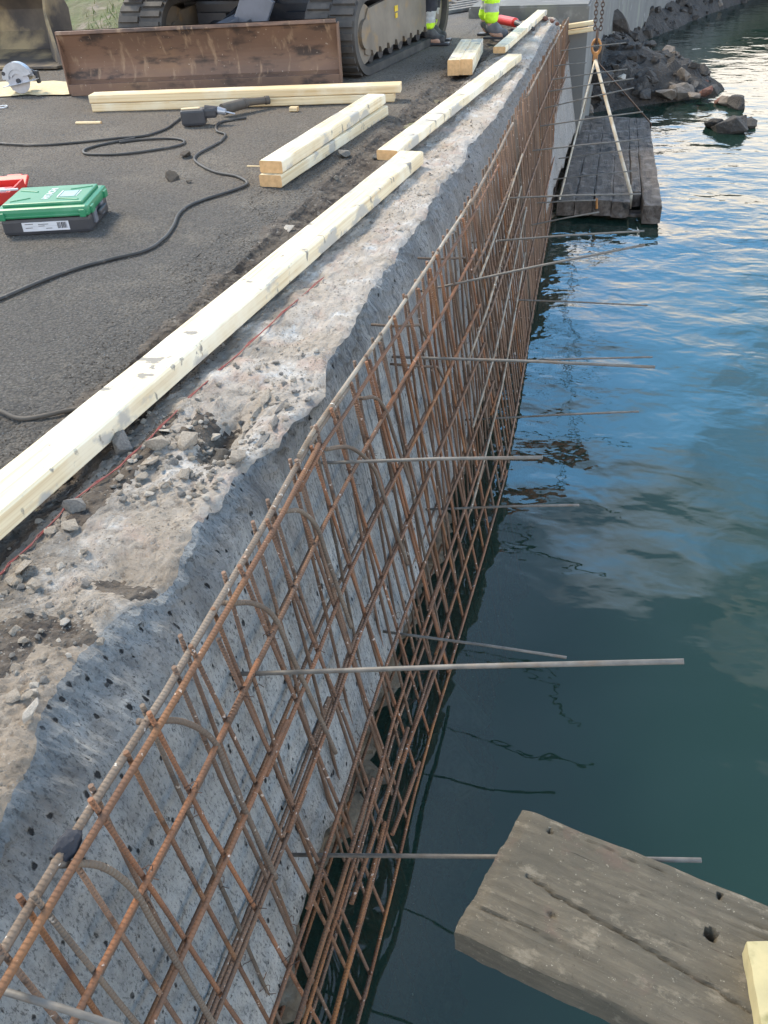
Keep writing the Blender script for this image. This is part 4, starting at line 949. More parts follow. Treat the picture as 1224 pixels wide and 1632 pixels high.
# ------------------------------------------------------------------ raft and slings
RZ = -1.27
raft = empty('timber_raft', at(965,260,RZ)); RI = Matrix.Translation(-raft.location)
tag(raft, 'dark wet raft of heavy timber beams hanging in slings at the water', 'raft')
nl, nr_, fr_, fl_ = at(888,318,RZ), at(1052,325,RZ), at(1031,188,RZ), at(927,184,RZ)
def beam_between(a, b, w_, h_, name, seed, rag=.02):
    bm = bmesh.new(); d = (b-a); Ln = d.length; d.normalize(); sdv = Vector((d.y, -d.x, 0)); n = 34; rings = []
    for i in range(n+1):
        s_ = Ln*i/n; r = []
        for k, (px, pz) in enumerate([(-.5,-1),(-.1,-1.02),(.3,-1),(.5,-.93),(.5,-.5),(.5,-.06),(.42,0),(.15,0),(-.15,0),(-.42,0),(-.5,-.06),(-.5,-.5)]):
            p = a + d*(s_ + (rag*fbm(k*1.3, seed*3.1) if i in (0, n) else 0)) + sdv*(px*w_ + .008*fbm(s_*3, k*.9+seed)) + Vector((0,0,pz*h_ + .009*fbm(s_*4, k*1.1+seed, 5)))
            r.append(bm.verts.new(p))
        rings.append(r)
    for x, y in zip(rings, rings[1:]):
        for k in range(12): bm.faces.new((x[k], x[(k+1)%12], y[(k+1)%12], y[k]))
    bm.faces.new(rings[0][::-1]); bm.faces.new(rings[-1])
    o = obj(name, bm, 'wet_wood', raft); o.matrix_parent_inverse = RI; return o
fx = [.09,.27,.45,.63,.78,.93]
for k, f in enumerate(fx):
    a = nl.lerp(nr_, f); b = fl_.lerp(fr_, f)
    if k == 5: a = a + (a-b).normalized()*.08
    ww = (nr_-nl).length*(.184 if k not in (4,) else .10)
    if k == 4: a = a + (b-a).normalized()*.35
    beam_between(a + Vector((0,0,.006*k % .013)), b, ww*.95, .15 if k != 5 else .17, 'beam', k+1)
for k, f in enumerate((.06,.5,.93)):
    a = nl.lerp(fl_, f) + Vector((.02,0,-.155)); b = nr_.lerp(fr_, f) + Vector((-.02,0,-.155)); beam_between(a, b, .16, .14, 'cross_beam', 20+k)
p = at(952,322,RZ+.01); cyl_ = bmesh.new(); cyl(cyl_, (p.x,p.y,RZ-.05), (p.x-.01,p.y-.02,RZ+.05), .012)
o = obj('bolt', cyl_, 'hook', raft); o.matrix_parent_inverse = RI
HK = aty(950, 78, 10.6)
hook = empty('lifting_hook', HK); HI = Matrix.Translation(-HK); tag(hook, 'worn orange lifting hook block joining the chains and the slings', 'hook')
bm = bmesh.new()
def torus(bm, c, R_, r_, ax_='Y', n=20, m=8, sx=1, sz=1):
    rr = []
    for i in range(n):
        a = 2*math.pi*i/n; ring = []
        for k in range(m):
            b = 2*math.pi*k/m; rad = R_ + r_*math.cos(b); x, z, y = rad*math.cos(a)*sx, rad*math.sin(a)*sz, r_*math.sin(b)
            v = Vector((x, y, z)) if ax_ == 'Y' else Vector((y, x, z)); ring.append(bm.verts.new(Vector(c)+v))
        rr.append(ring)
    for i in range(n):
        for k in range(m):
            f = bm.faces.new((rr[i][k], rr[(i+1)%n][k], rr[(i+1)%n][(k+1)%m], rr[i][(k+1)%m])); f.smooth = True
torus(bm, HK+Vector((0,0,.02)), .045, .013, 'Y', sz=1.5); o = obj('shackle', bm, 'hook', hook); o.matrix_parent_inverse = HI
bm = bmesh.new(); torus(bm, HK+Vector((0,0,.12)), .05, .014, 'X', sz=1.3); o = obj('master_link', bm, 'chain', hook); o.matrix_parent_inverse = HI
bm = bmesh.new(); box(bm, HK+Vector((0,0,-.075)), (.05,.04,.09), bev=.008); o = obj('hook_body', bm, 'hook', hook); o.matrix_parent_inverse = HI
TOPZ = 2.6
def chain(p0, p1, label):
    bm = bmesh.new(); d = p1-p0; n = int(d.length/.036)
    for i in range(n):
        torus(bm, p0 + d*(i+.5)/n, .0165, .0048, 'X' if i % 2 else 'Y', n=10, m=5, sz=1.5)
    return tag(obj('chain', bm, 'chain'), label, 'chain')
chain(HK+Vector((-.03,0,.18)), Vector((HK.x-.09, 10.6, TOPZ)), 'rusty lifting chain, left one of the pair going up out of the photo')
chain(HK+Vector((.03,0,.18)), Vector((HK.x+.02, 10.6, TOPZ)), 'rusty lifting chain, right one of the pair going up out of the photo')
dnk = HK+Vector((0,0,-.10))
def sling(p1, r, m_, lb, sag=.0):
    d = p1-dnk; pts = [dnk + d*(k/10) + Vector((0,0,-sag*math.sin(math.pi*k/10))) for k in range(11)]
    pts.append(p1+Vector((0,0,-.14))); tag(tube('sling', pts, r, m_, None, 6), lb, 'sling')
sling(at(894,316,RZ+.004)+Vector((-.01,-.02,0)), .010, 'webbing', 'pale lifting sling running down to the near left corner of the raft')
sling(at(1006,308,RZ+.004)+Vector((0,-.03,0)), .020, 'webbing', 'thick pale lifting sling running down across the raft to its near end')
sling(at(1030,197,RZ+.004)+Vector((.06,0,0)), .009, 'chain', 'dark thin lifting sling running to the far right edge of the raft')
sling(at(932,190,RZ+.004)+Vector((-.04,0,0)), .009, 'webbing', 'thin lifting sling running to the far left corner of the raft')

# ------------------------------------------------------------------ excavator
S0, S1 = at(578,126), at(672,80); td = (S0-S1).normalized()      # td = forward (towards the blade)
tn = Vector((td.y, -td.x, 0))
if tn.x < 0: tn = -tn                                             # to image right
exc = empty('excavator', S0 - td*1.2 - tn*1.0); EI = Matrix.Translation(-exc.location)
tag(exc, 'tracked excavator with a wide rusty dozer blade, standing on the asphalt', 'excavator')
def EP(o, par=None):
    o.parent = par or exc; o.matrix_parent_inverse = EI if par is None else Matrix.Identity(4)
    return o
def stadium(L_, r_, n=16):
    pts = []
    for i in range(n+1): a = -math.pi/2 + math.pi*i/n; pts.append((L_/2-r_ + r_*math.cos(a), r_ + r_*math.sin(a)))
    for i in range(n+1): a = math.pi/2 + math.pi*i/n; pts.append((-L_/2+r_ + r_*math.cos(a), r_ + r_*math.sin(a)))
    return pts
TH, TL, TW = .62, 2.5, .46
def make_track(side):
    base = S0 - td*(TL/2-.12) - tn*(TW/2) - tn*(1.86 if side else 0)
    fr3 = Matrix((td, tn, Vector((0,0,1)))).transposed().to_4x4(); fr3.translation = base
    root_ = bmesh.new(); outer = stadium(TL, TH/2, 22); inner = [(x*(1 if False else 1), z) for x, z in stadium(TL-.13, TH/2-.065, 22)]; inner = [(x, z+.065) for x, z in inner]
    n = len(outer); vs = []
    for (pp_, yv) in ((outer,-TW/2),(outer,TW/2),(inner,TW/2),(inner,-TW/2)): vs.append([root_.verts.new((x, yv, z)) for x, z in pp_])
    for a, b in ((0,1),(1,2),(2,3),(3,0)):
        for i in range(n): root_.faces.new((vs[a][i], vs[a][(i+1)%n], vs[b][(i+1)%n], vs[b][i]))
    # lugs round the outside
    per = []
    for i in range(n):
        a, b = Vector(outer[i]), Vector(outer[(i+1)%n]); m = max(1, int((b-a).length/.09))
        for k in range(m): per.append((a.lerp(b, (k+.5)/m), (b-a).normalized()))
    for k, (p, t_) in enumerate(per):
        ang = math.atan2(t_.y, t_.x); nn = Vector((t_.y, -t_.x))
        c = p + nn*.008
        box(root_, (c.x, (.11 if k % 2 else -.11), c.y), (.05, TW/2-.03, .028), Matrix.Rotation(-ang, 3, 'Y'))
    o = obj('track', root_, 'rubber'); o.matrix_world = fr3; mw = fr3
    o.parent = exc; o.matrix_parent_inverse = EI
    def sub(name, bm, m_):
        s_ = obj(name, bm, m_); s_.parent = o; return s_
    b = bmesh.new()                                                # track frame: long plate with scalloped lower edge
    for sgn in (-1, 1):
        prof = [(-.95,.46),(-.98,.20)]
        x = -.90
        while x < .88:
            prof += [(x,.145),(x+.07,.125),(x+.09,.17),(x+.14,.18),(x+.155,.14)]; x += .20
        prof += [(.95,.16),(.98,.34),(.85,.49),(.3,.52),(-.5,.52)]
        y0_, y1_ = sgn*(TW/2-.07), sgn*(TW/2-.035)
        A = [b.verts.new((x, y0_, z)) for x, z in prof]; B = [b.verts.new((x, y1_, z)) for x, z in prof]
        b.faces.new(A); b.faces.new(B[::-1])
        for i in range(len(prof)): b.faces.new((A[i], A[(i+1)%len(prof)], B[(i+1)%len(prof)], B[i]))
    sub('track_frame', b, 'track_frame')
    b = bmesh.new(); box(b, (0,0,.30), (1.7,TW-.16,.22)); 
    for x in (-.7,-.45,-.2,.05,.3,.55,.78): cyl(b, (x,-TW/2+.06,.14), (x,TW/2-.06,.14), .07)
    sub('rollers', b, 'dark_steel')
    for x, r_ in ((TL/2-.31,.225),(-TL/2+.31,.225)):
        b = bmesh.new(); cyl(b, (x,-TW/2+.05,.31), (x,TW/2-.05,.31), r_, n=24); cyl(b, (x,TW/2-.06,.31), (x,TW/2-.02,.31), r_*.5, n=20); sub('idler_wheel' if x > 0 else 'sprocket', b, 'track_frame')
    b = bmesh.new(); cyl(b, (-.15,0,.50), (-.15,TW/2-.08,.50), .045, n=12); cyl(b, (.42,0,.50), (.42,TW/2-.08,.50), .045, n=12); sub('top_roller', b, 'dark_steel')
    if side == 0:
        b = bmesh.new(); box(b, (.20,TW/2-.030,.42), (.075,.006,.045)); box(b, (.20,TW/2-.030,.365), (.05,.006,.04)); sub('sticker', b, 'sticker_yellow')
for sd_ in (0, 1): make_track(sd_)
ctr = S0 - td*1.1 - tn*(TW/2+.93)
fr3 = Matrix((td, tn, Vector((0,0,1)))).transposed()
def lb(v): return ctr + fr3 @ Vector(v)
bm = bmesh.new(); box(bm, lb((0,0,.42)), (1.3,1.35,.26), fr3, bev=.03); box(bm, lb((.3,.45,.36)), (.9,.3,.2), fr3); box(bm, lb((.3,-.45,.36)), (.9,.3,.2), fr3)
EP(obj('carbody', bm, 'dark_steel'))
bm = bmesh.new(); cyl(bm, lb((0,0,.55)), lb((0,0,.72)), .5, n=32); EP(obj('slewing_ring', bm, 'dark_steel'))
# blade
B0, B1 = at(115,153), at(543,136); bd = (B1-B0); BW = bd.length; bd.normalize(); bfw = Vector((bd.y, -bd.x, 0))
if bfw.y > 0: bfw = -bfw
prof = []
for i in range(15):
    t_ = i/14; z = .02 + .43*t_; prof.append((-.085*math.sin(math.pi*(t_*.93+.04))+.035*t_, z))
prof = [(.0,.0),(.0,.085),(-.012,.09)] + [p_ for p_ in prof if p_[1] > .10] + [(.05,.462),(.045,.485),(.0,.485)]
back = [(x-.03, z) for x, z in prof][::-1]
bm = bmesh.new(); nseg = 24; R2 = []
allp = prof + back
for i in range(nseg+1):
    R2.append([bm.verts.new(B0 + bd*(BW*i/nseg) + bfw*(x+.002*fbm(i*.5, z*6)) + Vector((0,0,z))) for x, z in allp])
for a, b in zip(R2, R2[1:]):
    for k in range(len(allp)): bm.faces.new((a[k], a[(k+1)%len(allp)], b[(k+1)%len(allp)], b[k]))
bm.faces.new(R2[0][::-1]); bm.faces.new(R2[-1])
bl = EP(obj('blade', bm, 'rust_blade'))
bm = bmesh.new(); box(bm, B0+bd*BW/2+bfw*.012+Vector((0,0,.045)), (BW-.004,.02,.088), Matrix((bd, -bfw, Vector((0,0,1)))).transposed(), bev=.004)
o = obj('cutting_edge', bm, 'rust_blade'); o.parent = bl; o.matrix_parent_inverse = bl.matrix_world.inverted() if False else Matrix.Identity(4)
for sgn in (0, 1):
    e = (B1 if sgn else B0); bm = bmesh.new()
    box(bm, e + bd*(.006 if sgn else -.006) - bfw*.03 + Vector((0,0,.235)), (.014,.10,.44), Matrix((bd, -bfw, Vector((0,0,1)))).transposed(), bev=.003)
    o = obj('end_plate', bm, 'rust_blade'); o.parent = bl
bc = B0 + bd*BW*.55 - bfw*.19
def plate(a, b, w_, h_, m_, name):
    d = (b-a); L_ = d.length; d.normalize(); s_ = d.cross(Vector((0,0,1))).normalized(); u_ = s_.cross(d)
    bm = bmesh.new(); box(bm, (a+b)/2, (L_, w_, h_), Matrix((d, s_, u_)).transposed(), bev=.012); return EP(obj(name, bm, m_))
plate(bc - bd*.35 + Vector((0,0,.20)), lb((.35,-.42,.38)), .12, .16, 'dark_steel', 'blade_arm')
plate(bc + bd*.35 + Vector((0,0,.20)), lb((.35,.42,.38)), .12, .16, 'dark_steel', 'blade_arm')
plate(bc + Vector((0,0,.40)), lb((.30,.0,.50)), .10, .10, 'bin_grey', 'blade_cylinder')
gp = aty(405, 26, B1.y+.35); bm = bmesh.new(); box(bm, gp+Vector((0,0,.03)), (.28,.05,.32), Matrix.Rotation(.5, 3, 'Y'), bev=.01); EP(obj('guard_plate', bm, 'bin_grey'))
for k in range(3):
    a_ = lb((.45,-.2+.18*k,.55)); pts = smoothpath([bc+bd*(.1*k-.1)+Vector((0,0,.34)), (bc+a_)/2+Vector((.05*k,0,.22)), a_], 6)
    EP(tube('hydraulic_hose', pts, .014, 'dark_steel'))
# upper structure (above the frame of the photo), turned towards the water so that the boom carries the chains
hd = (Vector((HK.x-.035, 10.6, 0)) - Vector((ctr.x, ctr.y, 0))); reach = hd.length; hd.normalize(); hs_ = Vector((-hd.y, hd.x, 0))
HF3 = Matrix((hd, hs_, Vector((0,0,1)))).transposed()
def hb(v): return Vector((ctr.x, ctr.y, 0)) + HF3 @ Vector(v)
bm = bmesh.new(); box(bm, hb((-.15,0,.82)), (2.0,1.9,.2), HF3, bev=.03); EP(obj('house_deck', bm, 'dark_steel'))
bm = bmesh.new(); box(bm, hb((-.65,-.1,1.22)), (1.1,1.75,.6), HF3, bev=.08); EP(obj('engine_cover', bm, 'machine_paint'))
bm = bmesh.new(); box(bm, hb((-1.18,0,1.08)), (.3,1.85,.6), HF3, bev=.1); EP(obj('counterweight', bm, 'dark_steel'))
bm = bmesh.new(); box(bm, hb((.35,.5,1.6)), (.98,.85,1.38), HF3, bev=.06); cb_ = EP(obj('cab', bm, 'machine_paint'))
bm = bmesh.new(); box(bm, hb((.35,.5,1.75)), (1.0,.70,.85), HF3); box(bm, hb((.35,.5,1.75)), (.80,.87,.85), HF3); o = obj('cab_window', bm, 'glass'); o.parent = cb_
plate(hb((.75,-.2,1.0)), hb((1.35,-.1,2.75)), .24, .32, 'machine_paint', 'boom')
plate(hb((1.30,-.08,2.75)), hb((2.1,-.03,3.1)), .22, .28, 'machine_paint', 'boom')
plate(hb((2.0,-.03,3.1)), hb((reach+.05,0,2.68)), .17, .20, 'machine_paint', 'stick')
# short timber end on the far track
p = aty(199, 14, S0.y+.25); o = board('timber', .5, .12, .07, ('pine','pine')); o.location = (p.x+.08, p.y, max(p.z-.0, .62)); o.rotation_euler = (0,0,R(100)); tag(o, 'short yellow timber end resting on the excavator track behind the blade', 'timber')

# ------------------------------------------------------------------ grading bucket, far left
b0 = at(97,110); bk = empty('excavator_bucket', b0 + Vector((-.8,0.3,0))); BI = Matrix.Translation(-bk.location)
tag(bk, 'wide muddy digger bucket with its opening towards the camera, at the top left', 'bucket')
BX1, BX0 = b0.x, b0.x-1.6
y0_ = b0.y
prof = [(0,.03),(.35,.045),(.62,.10),(.78,.25),(.80,.45),(.70,.62),(.52,.70)]
bm = bmesh.new(); A = []
pr = prof + [(y+.03, z+.02) for y, z in prof[::-1]]
nrm_pts = [(y, z) for y, z in prof] + [(y*1.03+.01, z-.02 if z < .2 else z+.01) for y, z in prof[::-1]]
for x in (BX0, BX1-.30): A.append([bm.verts.new((x if i not in (0, len(nrm_pts)-1) or x == BX0 else BX1, y0_+y, z)) for i, (y, z) in enumerate(nrm_pts)])
for k in range(len(nrm_pts)-1): bm.faces.new((A[0][k], A[0][k+1], A[1][k+1], A[1][k]))
bm.faces.new(A[0]); bm.faces.new(A[1][::-1])
o = obj('bucket_shell', bm, 'mud_steel', bk); o.matrix_parent_inverse = BI
for (xa, xb_) in ((BX1, BX1-.30), (BX0, BX0+.02)):
    bm = bmesh.new(); ppn = [(xa, 0, .03)] + [(xb_, y, z) for y, z in prof[1:]] + [(xb_, .45, .70), (xb_, .38, .45)]
    v1 = [bm.verts.new((x, y0_+y, z)) for x, y, z in ppn]; v2 = [bm.verts.new((x+.025, y0_+y+.01, z)) for x, y, z in ppn]
    bm.faces.new(v1); bm.faces.new(v2[::-1])
    for i in range(len(ppn)): bm.faces.new((v1[i], v1[(i+1)%len(ppn)], v2[(i+1)%len(ppn)], v2[i]))
    o = obj('side_plate', bm, 'mud_steel', bk); o.matrix_parent_inverse = BI
bm = bmesh.new(); box(bm, ((BX0+BX1)/2, y0_+.02, .022), (BX1-BX0,.16,.025), bev=.006); o = obj('cutting_edge', bm, 'mud_steel', bk); o.matrix_parent_inverse = BI
bm = bmesh.new(); box(bm, ((BX0+BX1-.3)/2, y0_+.50, .72), (BX1-BX0-.3,.2,.10), bev=.02); o = obj('top_beam', bm, 'mud_steel', bk); o.matrix_parent_inverse = BI

# ------------------------------------------------------------------ green drill case with writing
c0, c1 = at(4,380), at(150,372); cd_ = (c1-c0); CW = cd_.length; rz = math.atan2(cd_.y, cd_.x)
case = empty('tool_case', (c0.x, c0.y, 0.004), rz); case.scale = (1,1,1.2); tag(case, 'green and black tool case with white lettering, lying on the asphalt at the left', 'tool case')
CD_ = .37
bm = bmesh.new(); box(bm, (CW/2, CD_/2, .033), (CW-.02, CD_-.02, .066), bev=.014); obj('case_bottom', bm, 'black_plastic', case)
bm = bmesh.new(); box(bm, (CW/2, CD_/2, .088), (CW, CD_, .042), bev=.016); box(bm, (CW/2, CD_/2, .114), (CW-.06, CD_-.07, .016), bev=.007)
for k, (x, y, sx_, sy_, a_) in enumerate([(.10,.10,.10,.012,.5),(.10,.25,.11,.012,-.4),(.34,.08,.12,.012,-.3),(.36,.27,.11,.012,.35)]): box(bm, (x, y, .122), (sx_, sy_, .006), Matrix.Rotation(a_, 3, 'Z'), bev=.0025)
box(bm, (CW/2, .004, .078), (CW-.01, .016, .010), bev=.004)
for x in (.03, CW-.03): box(bm, (x, -.004, .082), (.03,.016,.03), bev=.004)
for y in (.06, CD_-.06): box(bm, (CW+.002, y, .085), (.016,.05,.028), bev=.004); box(bm, (-.002, y, .085), (.016,.04,.028), bev=.004)
lid = obj('lid', bm, 'green', case)
def text(s, size, loc, rot, m_, parent, name='lettering', ext=.0006):
    cu = bpy.data.curves.new(name, 'FONT'); cu.body = s; cu.size = size; cu.extrude = ext; cu.align_x = 'CENTER'; cu.align_y = 'CENTER'; cu.offset = size*.012
    t_ = bpy.data.objects.new(name, cu); C.objects.link(t_); bpy.context.view_layer.update()
    me_ = bpy.data.meshes.new_from_object(t_.evaluated_get(bpy.context.evaluated_depsgraph_get())); bpy.data.objects.remove(t_)
    o_ = bpy.data.objects.new(name, me_); C.objects.link(o_); me_.materials.clear(); me_.materials.append(MT[m_]); o_.location = loc; o_.rotation_euler = rot; o_.parent = parent; return o_
text('HITACHI', .048, (.225,.185,.1228), (0,0,R(90)), 'white', lid)
bm = bmesh.new(); box(bm, (.325,.17,.1226), (.075,.10,.0016), bev=.0007); obj('badge', bm, 'lid_badge', lid)
bm = bmesh.new(); box(bm, (.279,.17,.1228), (.005,.11,.002)); box(bm, (.371,.17,.1228), (.003,.10,.002)); obj('badge_line', bm, 'white', lid)
bm = bmesh.new(); box(bm, (.225,.0092,.034), (.23,.002,.036)); lbl = obj('paper_label', bm, 'label', case)
bm = bmesh.new(); q = random.Random(5); x = .285; box(bm, (.235, .0082, .035), (.20,.0003,.0003))
while x < .33: w_ = q.uniform(.0012,.004); box(bm, (x, .0078, .036), (w_,.0012,.024)); x += w_ + q.uniform(.0015,.003)
for (x, z, w_) in ((.145,.045,.04),(.142,.030,.035),(.215,.043,.05),(.24,.026,.03),(.205,.036,.03)): box(bm, (x, .0078, z), (w_,.0012,.0022))
obj('barcode', bm, 'ink', lbl)
for y in (.10,.235):
    bm = bmesh.new(); box(bm, (CW-.006, y, .045), (.014,.05,.05), bev=.004); obj('latch', bm, 'bin_grey', case)
bm = bmesh.new(); box(bm, (CW+.012, CD_/2, .05), (.018,.13,.02), bev=.006); obj('handle', bm, 'black_plastic', case)
# open red case behind
r0 = at(-75,334); red = empty('tool_case', (r0.x, r0.y, .004), rz+.05); tag(red, 'open red plastic case at the left edge, partly behind the green one', 'tool case')
RWd = (at(12,334)-r0).length
bm = bmesh.new(); box(bm, (RWd/2,.14,.01), (RWd,.28,.02), bev=.004)
for (c_, s_) in (((RWd/2,.005,.035),(RWd,.012,.06)),((RWd/2,.275,.035),(RWd,.012,.06)),((.005,.14,.035),(.012,.28,.06)),((RWd-.005,.14,.035),(.012,.28,.06))): box(bm, c_, s_, bev=.003)
box(bm, (RWd/2,.14,.035), (RWd-.06,.10,.03), bev=.01); obj('tray', bm, 'red', red)
bm = bmesh.new(); box(bm, (RWd/2,.34,.035), (RWd,.02,.10), Matrix.Rotation(-1.2,3,'X'), bev=.006); box(bm, (RWd*.75,.39,.05), (.09,.02,.03), Matrix.Rotation(-1.2,3,'X'), bev=.006); obj('open_lid', bm, 'red', red)
bm = bmesh.new(); box(bm, (RWd-.07,.06,.06), (.06,.03,.03), bev=.006); box(bm, (RWd-.02,.004,.078), (.14,.014,.008)); obj('inner_clip', bm, 'white', red)

# ------------------------------------------------------------------ circular saw on sawdust
vs = []; q = random.Random(9)
bm = bmesh.new(); c_ = at(55,142); ringv = []
cv = bm.verts.new((c_.x, c_.y, .012+.0))
for r_i, rf in enumerate((.35,.7,1.0)):
    ringv.append([bm.verts.new((c_.x + rf*1.05*math.cos(a)*(1+.25*fbm(math.cos(a)*2, math.sin(a)*2, 5)), c_.y + rf*.34*math.sin(a)*(1+.3*fbm(math.cos(a)*3, math.sin(a)*3, 8)), .012-.014*rf**2 + .004*fbm(a*3, rf*5))) for a in [2*math.pi*i/48 for i in range(48)]])
for i in range(48):
    bm.faces.new((cv, ringv[0][i], ringv[0][(i+1)%48]))
    for k in range(2): bm.faces.new((ringv[k][i], ringv[k+1][i], ringv[k+1][(i+1)%48], ringv[k][(i+1)%48]))
bmesh.ops.translate(bm, vec=(0,0,.014), verts=bm.verts)
tag(obj('sawdust', bm, 'sawdust'), 'pale yellow sawdust spread around the circular saw', 'sawdust', kind='stuff')
s0 = at(36,153); saw = empty('circular_saw', (s0.x, s0.y+.02, .015), R(-12)); saw.rotation_euler = (0,0,R(8)); tag(saw, 'grey circular saw lying tilted on the sawdust at the left edge', 'circular saw')
def disc(bm, c, r0_, r1_, th_, a0=0, a1=2*math.pi, n=40, yoff=0.0):
    V = []
    for i in range(n+1):
        a = a0+(a1-a0)*i/n; ca, sa = math.cos(a), math.sin(a)
        V.append([bm.verts.new((c[0]+r*ca, c[1]+yy_, c[2]+r*sa)) for r, yy_ in ((r0_,-th_/2),(r1_,-th_/2),(r1_,th_/2),(r0_,th_/2))])
    for a_, b_ in zip(V, V[1:]):
        for k in range(4): bm.faces.new((a_[k], a_[(k+1)%4], b_[(k+1)%4], b_[k]))
    if abs(a1-a0) < 6.2: bm.faces.new(V[0][::-1]); bm.faces.new(V[-1])
bm = bmesh.new(); disc(bm, (0,-.02,.105), .016, .10, .003); obj('saw_blade', bm, 'saw_blade', saw)
bm = bmesh.new(); disc(bm, (0,-.01,.115), .078, .135, .055, R(18), R(178)); disc(bm, (0,.015,.115), .0, .134, .006, R(10), R(190)); disc(bm, (.0,-.028,.105), .055,.085,.01, R(30), R(150)); g_ = obj('blade_guard', bm, 'alu', saw)
bm = bmesh.new(); disc(bm, (-.112,-.035,.165), .0,.016,.012); disc(bm, (0,-.026,.105), 0,.018,.02); obj('guard_knob', bm, 'black_plastic', saw)
bm = bmesh.new(); box(bm, (.015,-.02,.088), (.30,.11,.006), Matrix.Rotation(-.16,3,'Y'), bev=.002); obj('base_plate', bm, 'alu', saw)
bm = bmesh.new(); cyl(bm, (0,.02,.13), (0,.16,.13), .05); box(bm, (.09,.05,.17), (.13,.035,.03), Matrix.Rotation(.5,3,'Y'), bev=.01); box(bm, (.145,.05,.12), (.03,.035,.10), bev=.01); box(bm, (-.06,.06,.05), (.10,.06,.06), bev=.01); obj('motor_handle', bm, 'black_plastic', saw)
wc = at(3,172); tag(tube('white_cable', smoothpath([wc+Vector((-.06,0,.01)), wc+Vector((.03,.03,.012)), wc+Vector((.05,-.04,.01)), wc+Vector((-.02,-.07,.012)), wc+Vector((.0,-.12,.01))], 8), .005, 'white'), 'curl of white cable at the left edge below the saw', 'cable')

# ------------------------------------------------------------------ cords
def cord(px, r, m_, label, z=.0):
    pts = []
    for (u, v) in px:
        p = at(u, v, r); pts.append(p + Vector((0,0,(ztop(p.x,p.y) if p.x > XA else gz(p.x,p.y)) + .001)))
    return tag(tube('power_cord', smoothpath(pts, 7), r, m_, None, 7), label, 'cord')
cord([(-40,226),(0,230),(60,232),(130,226),(190,219),(230,215),(262,206),(278,196),(287,188)], .0085, 'cord', 'dark cord running from the left edge to the cordless drill')
cord([(215,219),(180,226),(150,233),(134,240),(141,246),(190,246),(240,240),(285,231),(293,223),(270,219),(225,221),(190,226)], .0085, 'cord', 'loop of dark cord lying on the asphalt in front of the drill')
cord([(392,186),(375,189),(352,194),(344,202),(347,209),(359,213),(352,224),(335,235),(316,245),(310,254),(322,264),(345,274),(378,281),(394,292),(372,302),(330,315),(300,328),(284,342),(277,360),(262,380),(232,400),(180,413),(120,430),(60,452),(0,476),(-60,500)], .0085, 'cord', 'long dark cord snaking from the grinder across the asphalt to the left edge')
cord([(-50,640),(0,657),(30,666),(70,664),(110,654),(150,643),(190,630)], .0075, 'cord_brown', 'brown ribbed cord entering at the left edge and passing under the longest timber')
# red string on the wall top
pts = []
for (u, v) in [(-20,924),(0,906),(60,850),(120,795),(187,740),(255,678),(318,617),(380,560),(450,500),(515,440)]:
    p = at(u, v, .01); pts.append(Vector((p.x, p.y, ztop(p.x, p.y)+.006)))
tag(tube('marking_string', smoothpath(pts, 4), .0022, 'chalk', None, 5), 'thin red marking string stretched along the broken wall top', 'string')
pts2 = [p + Vector((.006*math.sin(i*2.1), .004, .001)) for i, p in enumerate(smoothpath(pts, 4))]
tag(tube('marking_string', pts2, .0018, 'chalk', None, 5), 'second thin red string twisting around the first one on the wall top', 'string')

# ------------------------------------------------------------------ drill, grinder, red cylinder
p = at(290,204); dr = empty('cordless_drill', (p.x, p.y, .003), rz); tag(dr, 'dusty black cordless drill lying on the asphalt with its chuck to the right', 'drill')
bm = bmesh.new(); box(bm, (.085,.06,.055), (.17,.10,.10), bev=.015); box(bm, (.085,.06,.012), (.15,.09,.02), bev=.006); obj('battery', bm, 'black_plastic', dr)
bm = bmesh.new(); box(bm, (.19,.07,.075), (.12,.07,.07), bev=.02); cyl(bm, (.17,.07,.09), (.26,.07,.085), .035, .028, 16); obj('drill_body', bm, 'black_plastic', dr)
bm = bmesh.new(); cyl(bm, (.26,.07,.085), (.315,.06,.075), .027, .020, 16); cyl(bm, (.315,.06,.075), (.38,.05,.06), .006, .005, 8); obj('chuck', bm, 'alu', dr)
bm = bmesh.new(); box(bm, (.07,.06,.110), (.13,.03,.008), Matrix.Rotation(.1,3,'Z'), bev=.002); o = obj('wood_chip', bm, 'pine'); o.matrix_world = Matrix.Translation((p.x,p.y,.003)) @ Matrix.Rotation(rz,4,'Z'); tag(o, 'thin pale wood chip lying on top of the cordless drill', 'wood chip')
p = at(356,186); gr_ = empty('hand_grinder', (p.x, p.y, .003), rz+.18); tag(gr_, 'dusty straight hand tool with a round grey body, before the crosswise timbers', 'grinder')
bm = bmesh.new(); cyl(bm, (0,0,.045), (.16,.10,.055), .040, .036, 20); cyl(bm, (.16,.10,.055), (.175,.11,.056), .038, .038, 20); obj('motor_body', bm, 'cord_brown', gr_)
bm = bmesh.new(); cyl(bm, (.175,.11,.056), (.20,.125,.058), .033, .028, 16); cyl(bm, (.20,.125,.058), (.33,.17,.05), .028, .024, 16); cyl(bm, (.33,.17,.05), (.36,.18,.05), .030, .030, 16); obj('handle', bm, 'mud_steel', gr_)
a_ = at(797,31,.06); b_ = at(821,36,.06); ex = empty('gas_torch', (a_.x, a_.y, 0)); tag(ex, 'red cylinder with a dark nozzle lying beyond the farthest timber', 'red cylinder'); XI = Matrix.Translation(-ex.location)
bm = bmesh.new(); d_ = (b_-a_); cyl(bm, a_, b_, .046, n=20); cyl(bm, a_-d_*.12, a_, .028, .046, 20); cyl(bm, b_, b_+d_*.10, .046, .025, 20); o = obj('cylinder', bm, 'red', ex, smooth=False); o.matrix_parent_inverse = XI
